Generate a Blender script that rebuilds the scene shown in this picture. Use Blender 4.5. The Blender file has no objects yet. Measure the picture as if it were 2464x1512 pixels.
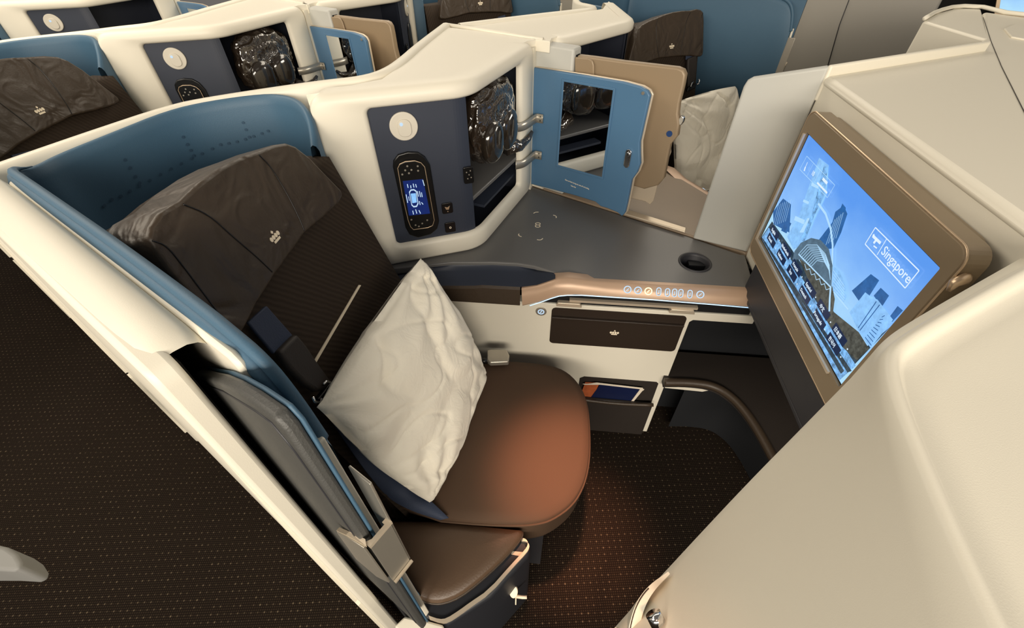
import bpy, bmesh, math, random
from mathutils import Vector as V, Matrix, noise
random.seed(7)
C = bpy.context.scene.collection
SC = bpy.context.scene
W, H = 2464, 1512
# ------------------------------------------------------------------ camera
FP, HC, AZ, ROLL, NAD = 1045.0, 1.45, math.radians(6.3), math.radians(-0.58), 1087.0
TH = math.atan(FP / NAD)
fw = V((-math.sin(AZ) * math.cos(TH), math.cos(AZ) * math.cos(TH), -math.sin(TH)))
rt0 = V((math.cos(AZ), math.sin(AZ), 0)); up0 = rt0.cross(fw)
rt = rt0 * math.cos(ROLL) + up0 * math.sin(ROLL); up = up0 * math.cos(ROLL) - rt0 * math.sin(ROLL)
EYE = V((0, 0, HC))
cd = bpy.data.cameras.new('camera'); cam = bpy.data.objects.new('camera', cd); C.objects.link(cam)
cd.sensor_fit = 'HORIZONTAL'; cd.sensor_width = 36.0; cd.lens = FP * 36.0 / W; cd.clip_start = 0.01
cam.matrix_world = Matrix(((rt.x, up.x, -fw.x, 0), (rt.y, up.y, -fw.y, 0), (rt.z, up.z, -fw.z, HC), (0, 0, 0, 1)))
SC.camera = cam
# ------------------------------------------------------------------ light
SC.view_settings.view_transform = 'Standard'; SC.view_settings.look = 'None'
SC.view_settings.gamma = 1.0; SC.view_settings.use_curve_mapping = False
SC.view_settings.exposure = 0.0
world = bpy.data.worlds.new('cabin_air'); SC.world = world; world.use_nodes = True
world.node_tree.nodes['Background'].inputs[0].default_value = (1.0, 0.93, 0.84, 1)
world.node_tree.nodes['Background'].inputs[1].default_value = 0.15
def area(name, loc, target, sx, sy, energy, col):
    l = bpy.data.lights.new(name, 'AREA'); l.shape = 'RECTANGLE'; l.size = sx; l.size_y = sy
    l.energy = energy; l.color = col
    o = bpy.data.objects.new(name, l); C.objects.link(o); o.location = loc
    o.rotation_euler = (V(target) - V(loc)).to_track_quat('-Z', 'Y').to_euler(); return o
area('ceiling_wash_light', (-2.1, 0.9, 2.4), (-1.7, 1.0, 0.6), 2.8, 1.1, 46, (1.0, 0.89, 0.73))
area('far_aisle_wash_light', (-0.4, 3.2, 2.4), (-0.5, 2.6, 0.6), 3.4, 0.8, 42, (1.0, 0.89, 0.73))
area('camera_side_key_light', (0.1, -2.2, 1.9), (-0.5, 0.8, 0.9), 3.2, 0.8, 135, (1.0, 0.90, 0.76))  # unseen key light added to brighten the cabinet fronts from the camera side
area('forward_wash_light', (1.3, 0.7, 2.4), (1.1, 0.8, 0.6), 1.6, 1.2, 3.5, (1.0, 0.92, 0.80))
def spot(name, loc, target, energy, col, ang, blend, r=0.05):
    l = bpy.data.lights.new(name, 'SPOT'); l.energy = energy; l.color = col; l.spot_size = math.radians(ang)
    l.spot_blend = blend; l.shadow_soft_size = r
    o = bpy.data.objects.new(name, l); C.objects.link(o); o.location = loc
    o.rotation_euler = (V(target) - V(loc)).to_track_quat('-Z', 'Y').to_euler(); return o
spot('reading_spot', (-0.02, 0.42, 2.3), (0.095, 0.50, 0.42), 400, (1.0, 0.46, 0.28), 15, 1.0, 0.05)
spot('reading_spot_forward', (0.0, -0.45, 2.3), (0.13, 0.17, 0.7), 110, (1.0, 0.52, 0.28), 8, 1.0, 0.05)

# ------------------------------------------------------------------ projection onto measured planes
def ray(u, v): return (rt * ((u - W / 2) / FP) + up * (-(v - H / 2) / FP) + fw)
def PL(u, v, p, n):
    d = ray(u, v); n = V(n); return EYE + d * ((V(p) - EYE).dot(n) / d.dot(n))
def Zp(u, v, z): return PL(u, v, (0, 0, z), (0, 0, 1))
def Yp(u, v, y): return PL(u, v, (0, y, 0), (0, 1, 0))
def Xp(u, v, x): return PL(u, v, (x, 0, 0), (1, 0, 0))
PH = math.radians(29)
AX = V((-math.cos(PH), math.sin(PH), 0)); BX = V((math.sin(PH), math.cos(PH), 0))   # aft, across
def AB(a, b, z=0): return AX * a + BX * b + V((0, 0, z))
def Bp(u, v, b): return PL(u, v, BX * b, BX)

# ------------------------------------------------------------------ materials
def lin(c): return tuple(((x / 255) / 12.92 if x / 255 <= 0.04045 else ((x / 255 + 0.055) / 1.055) ** 2.4) for x in c)
MATS = {}
def mat(name, col, rough=0.5, metal=0.0, bump=0.0, scale=60.0, var=0.0, coat=0.0, spec=0.5, emit=None, estr=1.0, sheen=0.0):
    m = bpy.data.materials.new(name); m.use_nodes = True; nt = m.node_tree; b = nt.nodes['Principled BSDF']
    c = lin(col); b.inputs['Base Color'].default_value = (*c, 1)
    b.inputs['Roughness'].default_value = rough; b.inputs['Metallic'].default_value = metal
    b.inputs['Specular IOR Level'].default_value = spec
    if coat: b.inputs['Coat Weight'].default_value = coat; b.inputs['Coat Roughness'].default_value = 0.08
    if sheen: b.inputs['Sheen Weight'].default_value = sheen
    if emit: b.inputs['Emission Color'].default_value = (*lin(emit), 1); b.inputs['Emission Strength'].default_value = estr
    if bump or var:
        tc = nt.nodes.new('ShaderNodeTexCoord'); n = nt.nodes.new('ShaderNodeTexNoise')
        n.inputs['Scale'].default_value = scale; n.inputs['Detail'].default_value = 4
        nt.links.new(tc.outputs['Object'], n.inputs['Vector'])
        if bump:
            bp = nt.nodes.new('ShaderNodeBump'); bp.inputs['Strength'].default_value = bump; bp.inputs['Distance'].default_value = 0.002
            nt.links.new(n.outputs['Fac'], bp.inputs['Height']); nt.links.new(bp.outputs['Normal'], b.inputs['Normal'])
        if var:
            mx = nt.nodes.new('ShaderNodeMix'); mx.data_type = 'RGBA'
            mx.inputs[6].default_value = (*[x * (1 - var) for x in c], 1); mx.inputs[7].default_value = (*[min(1, x * (1 + var)) for x in c], 1)
            nt.links.new(n.outputs['Fac'], mx.inputs[0]); nt.links.new(mx.outputs[2], b.inputs['Base Color'])
    MATS[name] = m; return m
WHITE = mat('white_plastic', (230, 224, 208), 0.45, bump=0.06, scale=900)
GREYW = mat('cool_white_panel', (188, 188, 182), 0.5, bump=0.05, scale=900)
BLUE = mat('blue_leatherette', (66, 98, 122), 0.55, bump=0.15, scale=500, var=0.06)
DBLUE = mat('blue_door_plastic', (78, 116, 150), 0.42, bump=0.04, scale=600)
NAVY = mat('navy_panel', (46, 52, 66), 0.5, bump=0.05, scale=800)
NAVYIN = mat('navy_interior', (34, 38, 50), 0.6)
TABLE = mat('slate_tabletop', (104, 103, 102), 0.40, bump=0.04, scale=700, spec=0.55)
COPPER = mat('copper_trim', (190, 160, 135), 0.36, metal=0.2, bump=0.03, scale=900)
BRONZE = mat('bronze_panel', (150, 131, 106), 0.45, metal=0.12, bump=0.04, scale=900)
MONI = mat('bronze_bezel', (140, 124, 101), 0.42, metal=0.1, bump=0.03, scale=900)
GOLD = mat('champagne_edge', (205, 180, 150), 0.3, metal=0.6)
DGREY = mat('charcoal_plastic', (48, 48, 52), 0.5, bump=0.05, scale=500)
BLACK = mat('black_plastic', (12, 12, 13), 0.3)
VOID = mat('black_void', (8, 8, 9), 0.9)
LEATH = mat('brown_leather', (62, 51, 40), 0.46, bump=0.25, scale=260, var=0.10)
CREAM = mat('cream_emblem', (250, 236, 210), 0.5)
STEEL = mat('brushed_metal', (186, 180, 168), 0.35, metal=0.7)
CHROME = mat('chrome', (225, 225, 225), 0.12, metal=1.0)
CHAMP = mat('champagne_trim', (215, 200, 178), 0.35, metal=0.45)
MIRROR = mat('mirror_glass', (235, 238, 240), 0.02, metal=1.0)
BELT = mat('navy_webbing', (50, 60, 82), 0.7, bump=0.3, scale=400)
FOOTD = mat('footwell_shade_lining', (22, 24, 28), .7)  # near-black puts the footwell's shade into the colour
PADL = mat('pad_leather', (86, 67, 51), .42, bump=.2, scale=260)
POCK = mat('dark_pocket_leather', (44, 34, 26), .5, bump=.2, scale=260)
SHEATH = mat('dark_sheath', (44, 38, 34), 0.6, bump=0.2, scale=300)
GREYD = mat('grey_door_leather', (72, 72, 70), 0.5, bump=0.3, scale=400, var=0.06)
LAMPW = mat('lamp_white', (206, 200, 186), 0.5)
PAPER = mat('paper_edge', (226, 214, 196), 0.8)
ICON = mat('icon_glow', (60, 70, 80), 0.5, emit=(205, 232, 255), estr=0.85)
LEDS = mat('led_strip', (200, 225, 245), 0.5, emit=(190, 226, 255), estr=0.9)
SBLUE = mat('screen_navy', (8, 20, 60), 0.3, emit=(10, 32, 92), estr=1.0)
MAG1 = mat('magazine_navy', (20, 30, 66), 0.35)
MAG2 = mat('magazine_orange', (176, 92, 54), 0.45, var=0.5, scale=60)

def weave(name, col, period, depth, hi=None, axis_rot=0.0):
    m = bpy.data.materials.new(name); m.use_nodes = True; nt = m.node_tree; b = nt.nodes['Principled BSDF']
    b.inputs['Roughness'].default_value = 0.8; b.inputs['Specular IOR Level'].default_value = 0.25
    tc = nt.nodes.new('ShaderNodeTexCoord'); wv = nt.nodes.new('ShaderNodeTexWave'); wv.wave_type = 'BANDS'; wv.bands_direction = 'DIAGONAL'
    wv.inputs['Scale'].default_value = 1 / period; wv.inputs['Distortion'].default_value = 1.5
    nt.links.new(tc.outputs['Object'], wv.inputs['Vector'])
    bp = nt.nodes.new('ShaderNodeBump'); bp.inputs['Strength'].default_value = depth; bp.inputs['Distance'].default_value = 0.0015
    nt.links.new(wv.outputs['Fac'], bp.inputs['Height']); nt.links.new(bp.outputs['Normal'], b.inputs['Normal'])
    c = lin(col); mx = nt.nodes.new('ShaderNodeMix'); mx.data_type = 'RGBA'
    mx.inputs[6].default_value = (*[x * 0.82 for x in c], 1); mx.inputs[7].default_value = (*[x * 1.2 for x in c], 1)
    nt.links.new(wv.outputs['Fac'], mx.inputs[0]); nt.links.new(mx.outputs[2], b.inputs['Base Color']); return m
FABRIC = weave('brown_seat_fabric', (54, 44, 35), 0.02, 0.3)
CUSH = weave('brown_cushion_fabric', (78, 60, 46), 0.0035, 0.06)

def carpet():
    m = bpy.data.materials.new('dotted_carpet'); m.use_nodes = True; nt = m.node_tree; N = nt.nodes; L = nt.links
    b = N['Principled BSDF']; b.inputs['Roughness'].default_value = 0.95; b.inputs['Specular IOR Level'].default_value = 0.1
    tc = N.new('ShaderNodeTexCoord'); mp = N.new('ShaderNodeMapping'); L.new(tc.outputs['Object'], mp.inputs[0])
    mp.inputs['Rotation'].default_value = (0, 0, math.radians(-8))
    def dots(period, rad):
        sc = N.new('ShaderNodeVectorMath'); sc.operation = 'SCALE'; sc.inputs[3].default_value = 1 / period; L.new(mp.outputs[0], sc.inputs[0])
        fr = N.new('ShaderNodeVectorMath'); fr.operation = 'FRACTION'; L.new(sc.outputs[0], fr.inputs[0])
        sx = N.new('ShaderNodeSeparateXYZ'); L.new(fr.outputs[0], sx.inputs[0])
        cb = N.new('ShaderNodeCombineXYZ'); L.new(sx.outputs[0], cb.inputs[0]); L.new(sx.outputs[1], cb.inputs[1])
        ds = N.new('ShaderNodeVectorMath'); ds.operation = 'DISTANCE'; ds.inputs[1].default_value = (0.5, 0.5, 0); L.new(cb.outputs[0], ds.inputs[0])
        mr = N.new('ShaderNodeMapRange'); mr.inputs[1].default_value = rad; mr.inputs[2].default_value = rad * 0.4; L.new(ds.outputs['Value'], mr.inputs[0])
        return mr.outputs[0], sc.outputs[0]
    d1, v1 = dots(0.0062, 0.40); d2, v2 = dots(0.0186, 0.17)
    wn = N.new('ShaderNodeTexNoise'); wn.inputs['Scale'].default_value = 34; L.new(mp.outputs[0], wn.inputs['Vector'])
    mr = N.new('ShaderNodeMapRange'); mr.inputs[1].default_value = 0.36; mr.inputs[2].default_value = 0.70; L.new(wn.outputs['Fac'], mr.inputs[0])
    mu = N.new('ShaderNodeMath'); mu.operation = 'MULTIPLY'; L.new(d2, mu.inputs[0]); L.new(mr.outputs[0], mu.inputs[1])
    m1 = N.new('ShaderNodeMix'); m1.data_type = 'RGBA'; m1.inputs[6].default_value = (*lin((24, 18, 14)), 1); m1.inputs[7].default_value = (*lin((50, 41, 32)), 1)
    L.new(d1, m1.inputs[0])
    m2 = N.new('ShaderNodeMix'); m2.data_type = 'RGBA'; m2.inputs[7].default_value = (*lin((104, 91, 74)), 1)
    L.new(m1.outputs[2], m2.inputs[6]); L.new(mu.outputs[0], m2.inputs[0]); L.new(m2.outputs[2], b.inputs['Base Color'])
    bp = N.new('ShaderNodeBump'); bp.inputs['Strength'].default_value = 0.5; bp.inputs['Distance'].default_value = 0.002
    L.new(d1, bp.inputs['Height']); L.new(bp.outputs['Normal'], b.inputs['Normal']); return m
CARPET = carpet()
def linen():
    m = mat('white_linen', (250, 243, 226), 0.85, spec=0.2); nt = m.node_tree; b = nt.nodes['Principled BSDF']
    b.inputs['Sheen Weight'].default_value = 0.15
    tc = nt.nodes.new('ShaderNodeTexCoord'); n = nt.nodes.new('ShaderNodeTexNoise'); n.inputs['Scale'].default_value = 22; n.inputs['Detail'].default_value = 3; n.inputs['Distortion'].default_value = 1.2
    nt.links.new(tc.outputs['Object'], n.inputs['Vector']); bp = nt.nodes.new('ShaderNodeBump'); bp.inputs['Strength'].default_value = 0.35; bp.inputs['Distance'].default_value = 0.01
    nt.links.new(n.outputs['Fac'], bp.inputs['Height']); nt.links.new(bp.outputs['Normal'], b.inputs['Normal']); return m
LINEN = linen()
def bagmat():
    m = mat('clear_dark_wrap', (44, 36, 29), 0.12, spec=1.0, coat=1.0); nt = m.node_tree; b = nt.nodes['Principled BSDF']
    tc = nt.nodes.new('ShaderNodeTexCoord'); n = nt.nodes.new('ShaderNodeTexNoise'); n.inputs['Scale'].default_value = 30; n.inputs['Detail'].default_value = 1.5; n.inputs['Distortion'].default_value = 1.8
    nt.links.new(tc.outputs['Object'], n.inputs['Vector']); bp = nt.nodes.new('ShaderNodeBump'); bp.inputs['Strength'].default_value = 0.5; bp.inputs['Distance'].default_value = 0.010
    nt.links.new(n.outputs['Fac'], bp.inputs['Height']); nt.links.new(bp.outputs['Normal'], b.inputs['Normal']); nt.links.new(bp.outputs['Normal'], b.inputs['Coat Normal']); return m
BAG = bagmat()
CUPM = mat('wrapped_ear_cup', (40, 34, 28), .14, coat=1.0, bump=.5, scale=25)
def skymat():
    m = bpy.data.materials.new('screen_sky'); m.use_nodes = True; nt = m.node_tree; b = nt.nodes['Principled BSDF']
    b.inputs['Base Color'].default_value = (0.01, 0.02, 0.04, 1); b.inputs['Roughness'].default_value = 0.25
    tc = nt.nodes.new('ShaderNodeTexCoord'); sp = nt.nodes.new('ShaderNodeSeparateXYZ'); nt.links.new(tc.outputs['Generated'], sp.inputs[0])
    n = nt.nodes.new('ShaderNodeTexNoise'); n.inputs['Scale'].default_value = 3.2; n.inputs['Detail'].default_value = 5; nt.links.new(tc.outputs['Generated'], n.inputs['Vector'])
    ad = nt.nodes.new('ShaderNodeMath'); ad.operation = 'MULTIPLY_ADD'; ad.inputs[1].default_value = 0.55; nt.links.new(n.outputs['Fac'], ad.inputs[0])
    sb = nt.nodes.new('ShaderNodeMath'); sb.operation = 'SUBTRACT'; nt.links.new(sp.outputs[2], sb.inputs[0]); sb.inputs[1].default_value = 0.28
    nt.links.new(sb.outputs[0], ad.inputs[2])
    cr = nt.nodes.new('ShaderNodeValToRGB'); e = cr.color_ramp.elements
    e[0].position = 0.15; e[0].color = (*lin((176, 226, 255)), 1); e[1].position = 0.95; e[1].color = (*lin((92, 156, 244)), 1)
    k = cr.color_ramp.elements.new(0.55); k.color = (*lin((136, 190, 255)), 1)
    nt.links.new(ad.outputs[0], cr.inputs[0]); nt.links.new(cr.outputs[0], b.inputs['Emission Color']); b.inputs['Emission Strength'].default_value = 0.95; return m
SKY = skymat()
def scr(name, col, s=1.0, var=0.0, sc=70):
    m = mat('screen_' + name, (4, 6, 10), 0.3, emit=col, estr=s)
    if var:
        nt = m.node_tree; b = nt.nodes['Principled BSDF']; tc = nt.nodes.new('ShaderNodeTexCoord'); n = nt.nodes.new('ShaderNodeTexNoise')
        n.inputs['Scale'].default_value = sc; n.inputs['Detail'].default_value = 5; n.inputs['Roughness'].default_value = .75; nt.links.new(tc.outputs['Object'], n.inputs['Vector'])
        r = nt.nodes.new('ShaderNodeMapRange'); r.inputs[1].default_value = .3; r.inputs[2].default_value = .7; r.inputs[3].default_value = 1 - var; r.inputs[4].default_value = 1 + var
        nt.links.new(n.outputs['Fac'], r.inputs[0]); nt.links.new(r.outputs[0], b.inputs['Emission Strength'])
    return m
S_DK, S_MID, S_LT, S_PALE, S_WHITE = scr('dark', (48, 66, 80), 1, .8, 90), scr('tower', (44, 98, 160), 1, .25, 60), scr('light', (140, 196, 250), 1, .22, 60), scr('pale', (178, 222, 255)), scr('white', (225, 242, 255))
S_BOX, S_TREE, S_DOME, S_WATER = scr('box', (18, 38, 72)), scr('trees', (76, 78, 72), 1, .8, 80), scr('dome', (86, 112, 132), 1, .3, 60), scr('water', (120, 176, 230), 1, .7, 90)

# ------------------------------------------------------------------ object helpers
def thing(name, label, cat, loc=(0, 0, 0), group=None):
    o = bpy.data.objects.new(name, None); C.objects.link(o); o.location = loc; o.empty_display_size = 0.05
    o['label'] = label; o['category'] = cat
    if group: o['group'] = group
    return o
def link(name, me, m, parent=None, smooth=False, bevel=0, seg=3, solid=0, sub=0, label=None, ang=40):
    o = bpy.data.objects.new(name, me); C.objects.link(o)
    if m: me.materials.append(m)
    if parent is not None:
        o.parent = parent
        o.location = -parent.location if parent.parent is None else (0, 0, 0)
    if smooth:
        for p in me.polygons: p.use_smooth = True
    if solid:
        s = o.modifiers.new('solid', 'SOLIDIFY'); s.thickness = solid; s.offset = -1
    if bevel:
        b = o.modifiers.new('bevel', 'BEVEL'); b.width = bevel; b.segments = seg; b.limit_method = 'ANGLE'; b.angle_limit = math.radians(ang); b.harden_normals = False
        for p in me.polygons: p.use_smooth = True
        if not smooth: smooth_by_angle(me, 42)
    if sub:
        s = o.modifiers.new('sub', 'SUBSURF'); s.levels = sub; s.render_levels = sub
    if label: o['label'] = label
    return o
def smooth_by_angle(me, deg):
    try: me.set_sharp_from_angle(angle=math.radians(deg))
    except Exception: pass
def mesh(name, vs, fs):
    me = bpy.data.meshes.new(name); me.from_pydata([tuple(v) for v in vs], [], fs); me.validate(); 
    bm = bmesh.new(); bm.from_mesh(me); bmesh.ops.recalc_face_normals(bm, faces=bm.faces); bm.to_mesh(me); bm.free(); return me
def prism(name, pts, vec, m, parent=None, **k):
    vec = V(vec); n = len(pts); pts = [V(p) for p in pts]; vs = pts + [p + vec for p in pts]
    fs = [tuple(range(n)), tuple(range(2 * n - 1, n - 1, -1))] + [(i, (i + 1) % n, n + (i + 1) % n, n + i) for i in range(n)]
    return link(name, mesh(name, vs, fs), m, parent, **k)
def loft(name, rows, m, parent=None, cu=False, cv=False, caps=False, **k):
    nr, nc = len(rows), len(rows[0]); vs = [p for r in rows for p in r]; fs = []
    for i in range(nr if cv else nr - 1):
        for j in range(nc if cu else nc - 1):
            a = i * nc + j; b = i * nc + (j + 1) % nc; c = ((i + 1) % nr) * nc + (j + 1) % nc; d = ((i + 1) % nr) * nc + j
            fs.append((a, b, c, d))
    if caps: fs += [tuple(range(nc)), tuple((nr - 1) * nc + j for j in range(nc))]
    k.setdefault('smooth', True)
    return link(name, mesh(name, vs, fs), m, parent, **k)
def tube_rows(path, r, n=8, closed=False):
    path = [V(p) for p in path]; rows = []; N = len(path); ref = None
    for i, p in enumerate(path):
        a = path[i - 1] if (i > 0 or closed) else p; b = path[(i + 1) % N] if (i < N - 1 or closed) else p
        t = (b - a).normalized()
        if ref is None: ref = t.orthogonal().normalized()
        ref = (ref - t * ref.dot(t)).normalized(); q = t.cross(ref)
        rr = r[i] if isinstance(r, (list, tuple)) else r
        rows.append([p + (ref * math.cos(2 * math.pi * j / n) + q * math.sin(2 * math.pi * j / n)) * rr for j in range(n)])
    return rows
def tube(name, path, r, m, parent=None, n=8, closed=False, **k):
    return loft(name, tube_rows(path, r, n, closed), m, parent, cu=True, cv=closed, caps=not closed, **k)
class Fr:
    def __init__(s, o, ex, ey): s.o = V(o); s.ex = V(ex).normalized(); ey = V(ey); s.ey = (ey - s.ex * s.ex.dot(ey)).normalized(); s.ez = s.ex.cross(s.ey).normalized()
    def __call__(s, x, y, h=0.0): return s.o + s.ex * x + s.ey * y + s.ez * h
    def inv(s, p): d = V(p) - s.o; return (d.dot(s.ex), d.dot(s.ey))
    def px(s, u, v, h=0.0):
        p = PL(u, v, s.o + s.ez * h, s.ez); return s.inv(p)
def rrect(x0, y0, x1, y1, r, n=5):
    pts = []
    for cx, cy, a0 in ((x1 - r, y1 - r, 0), (x0 + r, y1 - r, 90), (x0 + r, y0 + r, 180), (x1 - r, y0 + r, 270)):
        for i in range(n + 1):
            a = math.radians(a0 + 90 * i / n); pts.append((cx + r * math.cos(a), cy + r * math.sin(a)))
    return pts
def circ(x, y, r, n=24, ry=None): return [(x + r * math.cos(2 * math.pi * i / n), y + (ry or r) * math.sin(2 * math.pi * i / n)) for i in range(n)]
def fplate(name, fr, pts, h0, h1, m, parent=None, **k):
    return prism(name, [fr(x, y, h0) for x, y in pts], fr.ez * (h1 - h0), m, parent, **k)
def fring(name, fr, outer, inner, h0, h1, m, parent=None, **k):
    return loft(name, [[fr(x, y, h) for x, y in L] for L, h in ((outer, h0), (outer, h1), (inner, h1), (inner, h0))], m, parent, cu=True, cv=True, smooth=False, **k)
def fmulti(name, fr, polys, h, m, parent=None, thick=0.0004, **k):
    vs, fs = [], []
    for P in polys:
        n = len(P); o = len(vs); vs += [fr(x, y, h) for x, y in P] + [fr(x, y, h + thick) for x, y in P]
        fs += [tuple(o + i for i in range(n)), tuple(o + n + i for i in reversed(range(n)))] + [(o + i, o + (i + 1) % n, o + n + (i + 1) % n, o + n + i) for i in range(n)]
    return link(name, mesh(name, vs, fs), m, parent, **k)
def fbar(p, q, w):
    p, q = V((*p, 0)), V((*q, 0)); t = (q - p).normalized(); s = V((-t.y, t.x, 0)) * w / 2
    return [tuple((p - s)[:2]), tuple((q - s)[:2]), tuple((q + s)[:2]), tuple((p + s)[:2])]
def ftext(name, fr, s, x, y, size, h, m, parent=None, align='CENTER', sx=1.0, **k):
    cu = bpy.data.curves.new('t', 'FONT'); cu.body = s; cu.size = size; cu.align_x = align; cu.align_y = 'CENTER'; cu.extrude = 0.0002; cu.resolution_u = 3
    o = bpy.data.objects.new('t', cu); C.objects.link(o); dg = bpy.context.evaluated_depsgraph_get(); me = bpy.data.meshes.new_from_object(o.evaluated_get(dg))
    bpy.data.objects.remove(o); bpy.data.curves.remove(cu); me.materials.clear()
    for v in me.vertices: v.co = fr(x + v.co.x * sx, y + v.co.y, h + v.co.z)
    return link(name, me, m, parent, **k)
def crown(fr, x, y, s, h, parent):
    P = [[(x - s * .55, y - s * .45), (x + s * .55, y - s * .45), (x + s * .55, y - s * .2), (x - s * .55, y - s * .2)]]
    for dx, dy in ((-.66, .12), (-.24, .12), (.2, .12), (.64, .12)): P.append(circ(x + s * dx, y + s * dy, s * .2, 12, s * .25))
    P.append([(x, y + s * .42), (x + s * .17, y + s * .6), (x, y + s * .8), (x - s * .17, y + s * .6)])
    return fmulti('crown_emblem', fr, P, h, CREAM, parent, thick=0.001, label='small cream crown emblem')
def children(o): return [c for c in bpy.data.objects if c.parent == o]
KIDS = None
def copy_tree(o, parent=None):
    c = o.copy(); C.objects.link(c); c.parent = parent
    for ch in children(o): copy_tree(ch, c)
    return c
PITCH = 1.035
B0 = 1.20
def row_copy(o, n, label, mirror=False, da=0.0, group=None):
    c = copy_tree(o); p = V(o.location)
    if mirror:
        p = p + BX * (2 * (B0 - p.dot(BX))); c.rotation_euler = (0, 0, 2 * math.radians(151)); c.scale = (1, -1, 1)
    c.location = p + AX * (PITCH * n + da); c['label'] = label
    if group: c['group'] = group
    return c
def struct(o): o['kind'] = 'structure'; return o

# ------------------------------------------------------------------ setting
struct(prism('floor', [(-7, -3, 0), (5, -3, 0), (5, 7, 0), (-7, 7, 0)], (0, 0, -0.03), CARPET))

# ------------------------------------------------------------------ suite shell (white rim wall with blue liner)
Z1 = 1.165
def P2(p): return V((p.x, p.y, 0))
OUT = (((1063, 54), 1.17), ((995, 104), 1.17), ((952, 141), 1.17), ((915, 165), 1.168), ((867, 180), 1.165), ((782, 189), 1.160), ((680, 203), 1.152), ((500, 230), 1.148), ((400, 250), 1.148), ((200, 316), 1.148), ((60, 364), 1.148))
outer = [Zp(*q, z) for q, z in OUT] + [AB(1.062, 0.06, 1.15), AB(1.04, 0.028, 1.152), AB(1.0, 0.012, 1.155), AB(0.93, 0.008, 1.165)]
def offset(path, d):
    out = []
    for i, p in enumerate(path):
        t = (path[min(i + 1, len(path) - 1)] - path[max(i - 1, 0)]); t.z = 0; t.normalize(); out.append(p + V((-t.y, t.x, 0)) * d)
    return out
def smooth_path(path, it=2):
    for _ in range(it):
        q = [path[0]]
        for a, b in zip(path, path[1:]): q += [a * .75 + b * .25, a * .25 + b * .75]
        q.append(path[-1]); path = q
    return path
def up_(p, z): return V((p.x, p.y, z))
def dn(p, d): return V((p.x, p.y, p.z - d))
outer = smooth_path(outer)
inner = offset(outer, 0.027)
shell = thing('suite_shell', 'nearest white seat shell with blue padded lining around the brown seat', 'seat shell', AB(0.95, 0.25))
loft('rear_wall', [[up_(p, 0.0) for p in outer], [dn(p, .007) for p in outer], [dn(p, .001) for p in offset(outer, 0.005)], [dn(p, 0) for p in offset(outer, 0.013)], [dn(p, .001) for p in offset(outer, 0.022)], [dn(p, .008) for p in inner], [up_(p, 0.0) for p in inner]], WHITE, shell, cv=True)
# aisle wall: outer skin, slot, inner skin
def side_prof(b0, b1, name, m, a0, a1, top, parent, bev=0.006, **k):
    pts = [(a0, 0.03), (a1, 0.03), (a1, top - 0.02), (a1 + 0.006, top - 0.006), (a1 + 0.02, top), (a0, top)]
    return prism(name, [AB(a, b0, z) for a, z in pts], BX * (b1 - b0), m, parent, bevel=bev, **k)
prof = [(.008, -.026), (.008, -.022), (.0105, -.012), (.016, -.005), (.024, -.001), (.036, 0), (.048, -.001), (.056, -.005), (.061, -.011), (.063, -.020), (.063, -.026)]
sta = [(1.03, 1.150), (.99, 1.156), (.95, 1.163), (.90, 1.165), (.7, 1.166), (.5, 1.165), (.43, 1.163), (.41, 1.160), (.402, 1.155)]
loft('rim_cap', [[AB(a, b, z + dz) for b, dz in prof] for a, z in sta], WHITE, shell)
def post(name, b0, b1, a1, top):
    pts = [(.95, .03), (a1 - .012, .03), (a1 - .010, .6), (a1, 1.0), (a1, top - .03), (a1 + .004, top - .012), (a1 + .014, top - .004), (.95, top - .004)]
    prism(name, [AB(a, b0, z) for a, z in pts], BX * (b1 - b0), WHITE, shell, bevel=.006)
post('aisle_panel', .008, .033, .386, 1.163)
post('inner_aisle_panel', .0615, .071, .345, 1.158)
prism('door_slot', [AB(.80, .0332, .04), AB(.398, .0332, .04), AB(.398, .0332, 1.145), AB(.80, .0332, 1.145)], BX * .002, VOID, shell)
prism('front_edge', [AB(.276, .068, .3), AB(.268, .068, .3), AB(.286, .068, 1.06), AB(.294, .068, 1.06)], BX * .010, WHITE, shell, bevel=.002)
# bright bumper strips low on the outer post
def bump(z0, z1, taper):
    rows = []
    for i in range(9):
        t = i / 8; z = z0 + (z1 - z0) * t; d = .007 * (1 - t ** 2 * taper) + .0002
        rows.append([AB(.398, .0085, z), AB(.398, .0085 - d, z), AB(.425, .0085 - d, z), AB(.425, .0085, z)])
    loft('bumper_strip', rows, WHITE, shell, cu=True, caps=True, smooth=False)
bump(.42, 1.02, 1); bump(.08, .395, 0)
# panel seams on the rim
# liner
LPX = (((752, 350), 1.085), ((747, 300), 1.115), ((738, 268), 1.134), ((720, 243), 1.1435), ((690, 229), 1.1455), ((633, 225), 1.1455), ((500, 243), 1.1445), ((400, 266), 1.1445), ((266, 320), 1.1445), ((133, 373), 1.1445), ((80, 402), 1.146))
lin_path = [Zp(*q, z) for q, z in LPX] + [AB(1.005, 0.082, 1.150), AB(0.975, 0.072, 1.155), AB(0.92, 0.072, 1.16), AB(0.8, 0.073, 1.163), AB(0.6, 0.075, 1.165), AB(0.42, 0.075, 1.163), AB(0.38, 0.075, 1.158), AB(0.335, 0.076, 1.145), AB(.31, .075, 1.11), AB(.295, .074, 1.05)]
lin_path = smooth_path(lin_path)
loft('blue_lining', [[up_(p, 0.3) for p in offset(lin_path, -.012)], [dn(p, .012) for p in offset(lin_path, -.010)], [dn(p, .003) for p in offset(lin_path, -.006)], [dn(p, .000) for p in lin_path], [dn(p, .004) for p in offset(lin_path, .005)], [dn(p, .02) for p in offset(lin_path, .008)], [dn(p, .10) for p in offset(lin_path, .006)], [up_(p, 0.3) for p in offset(lin_path, .012)]], BLUE, shell, cv=True)
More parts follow.
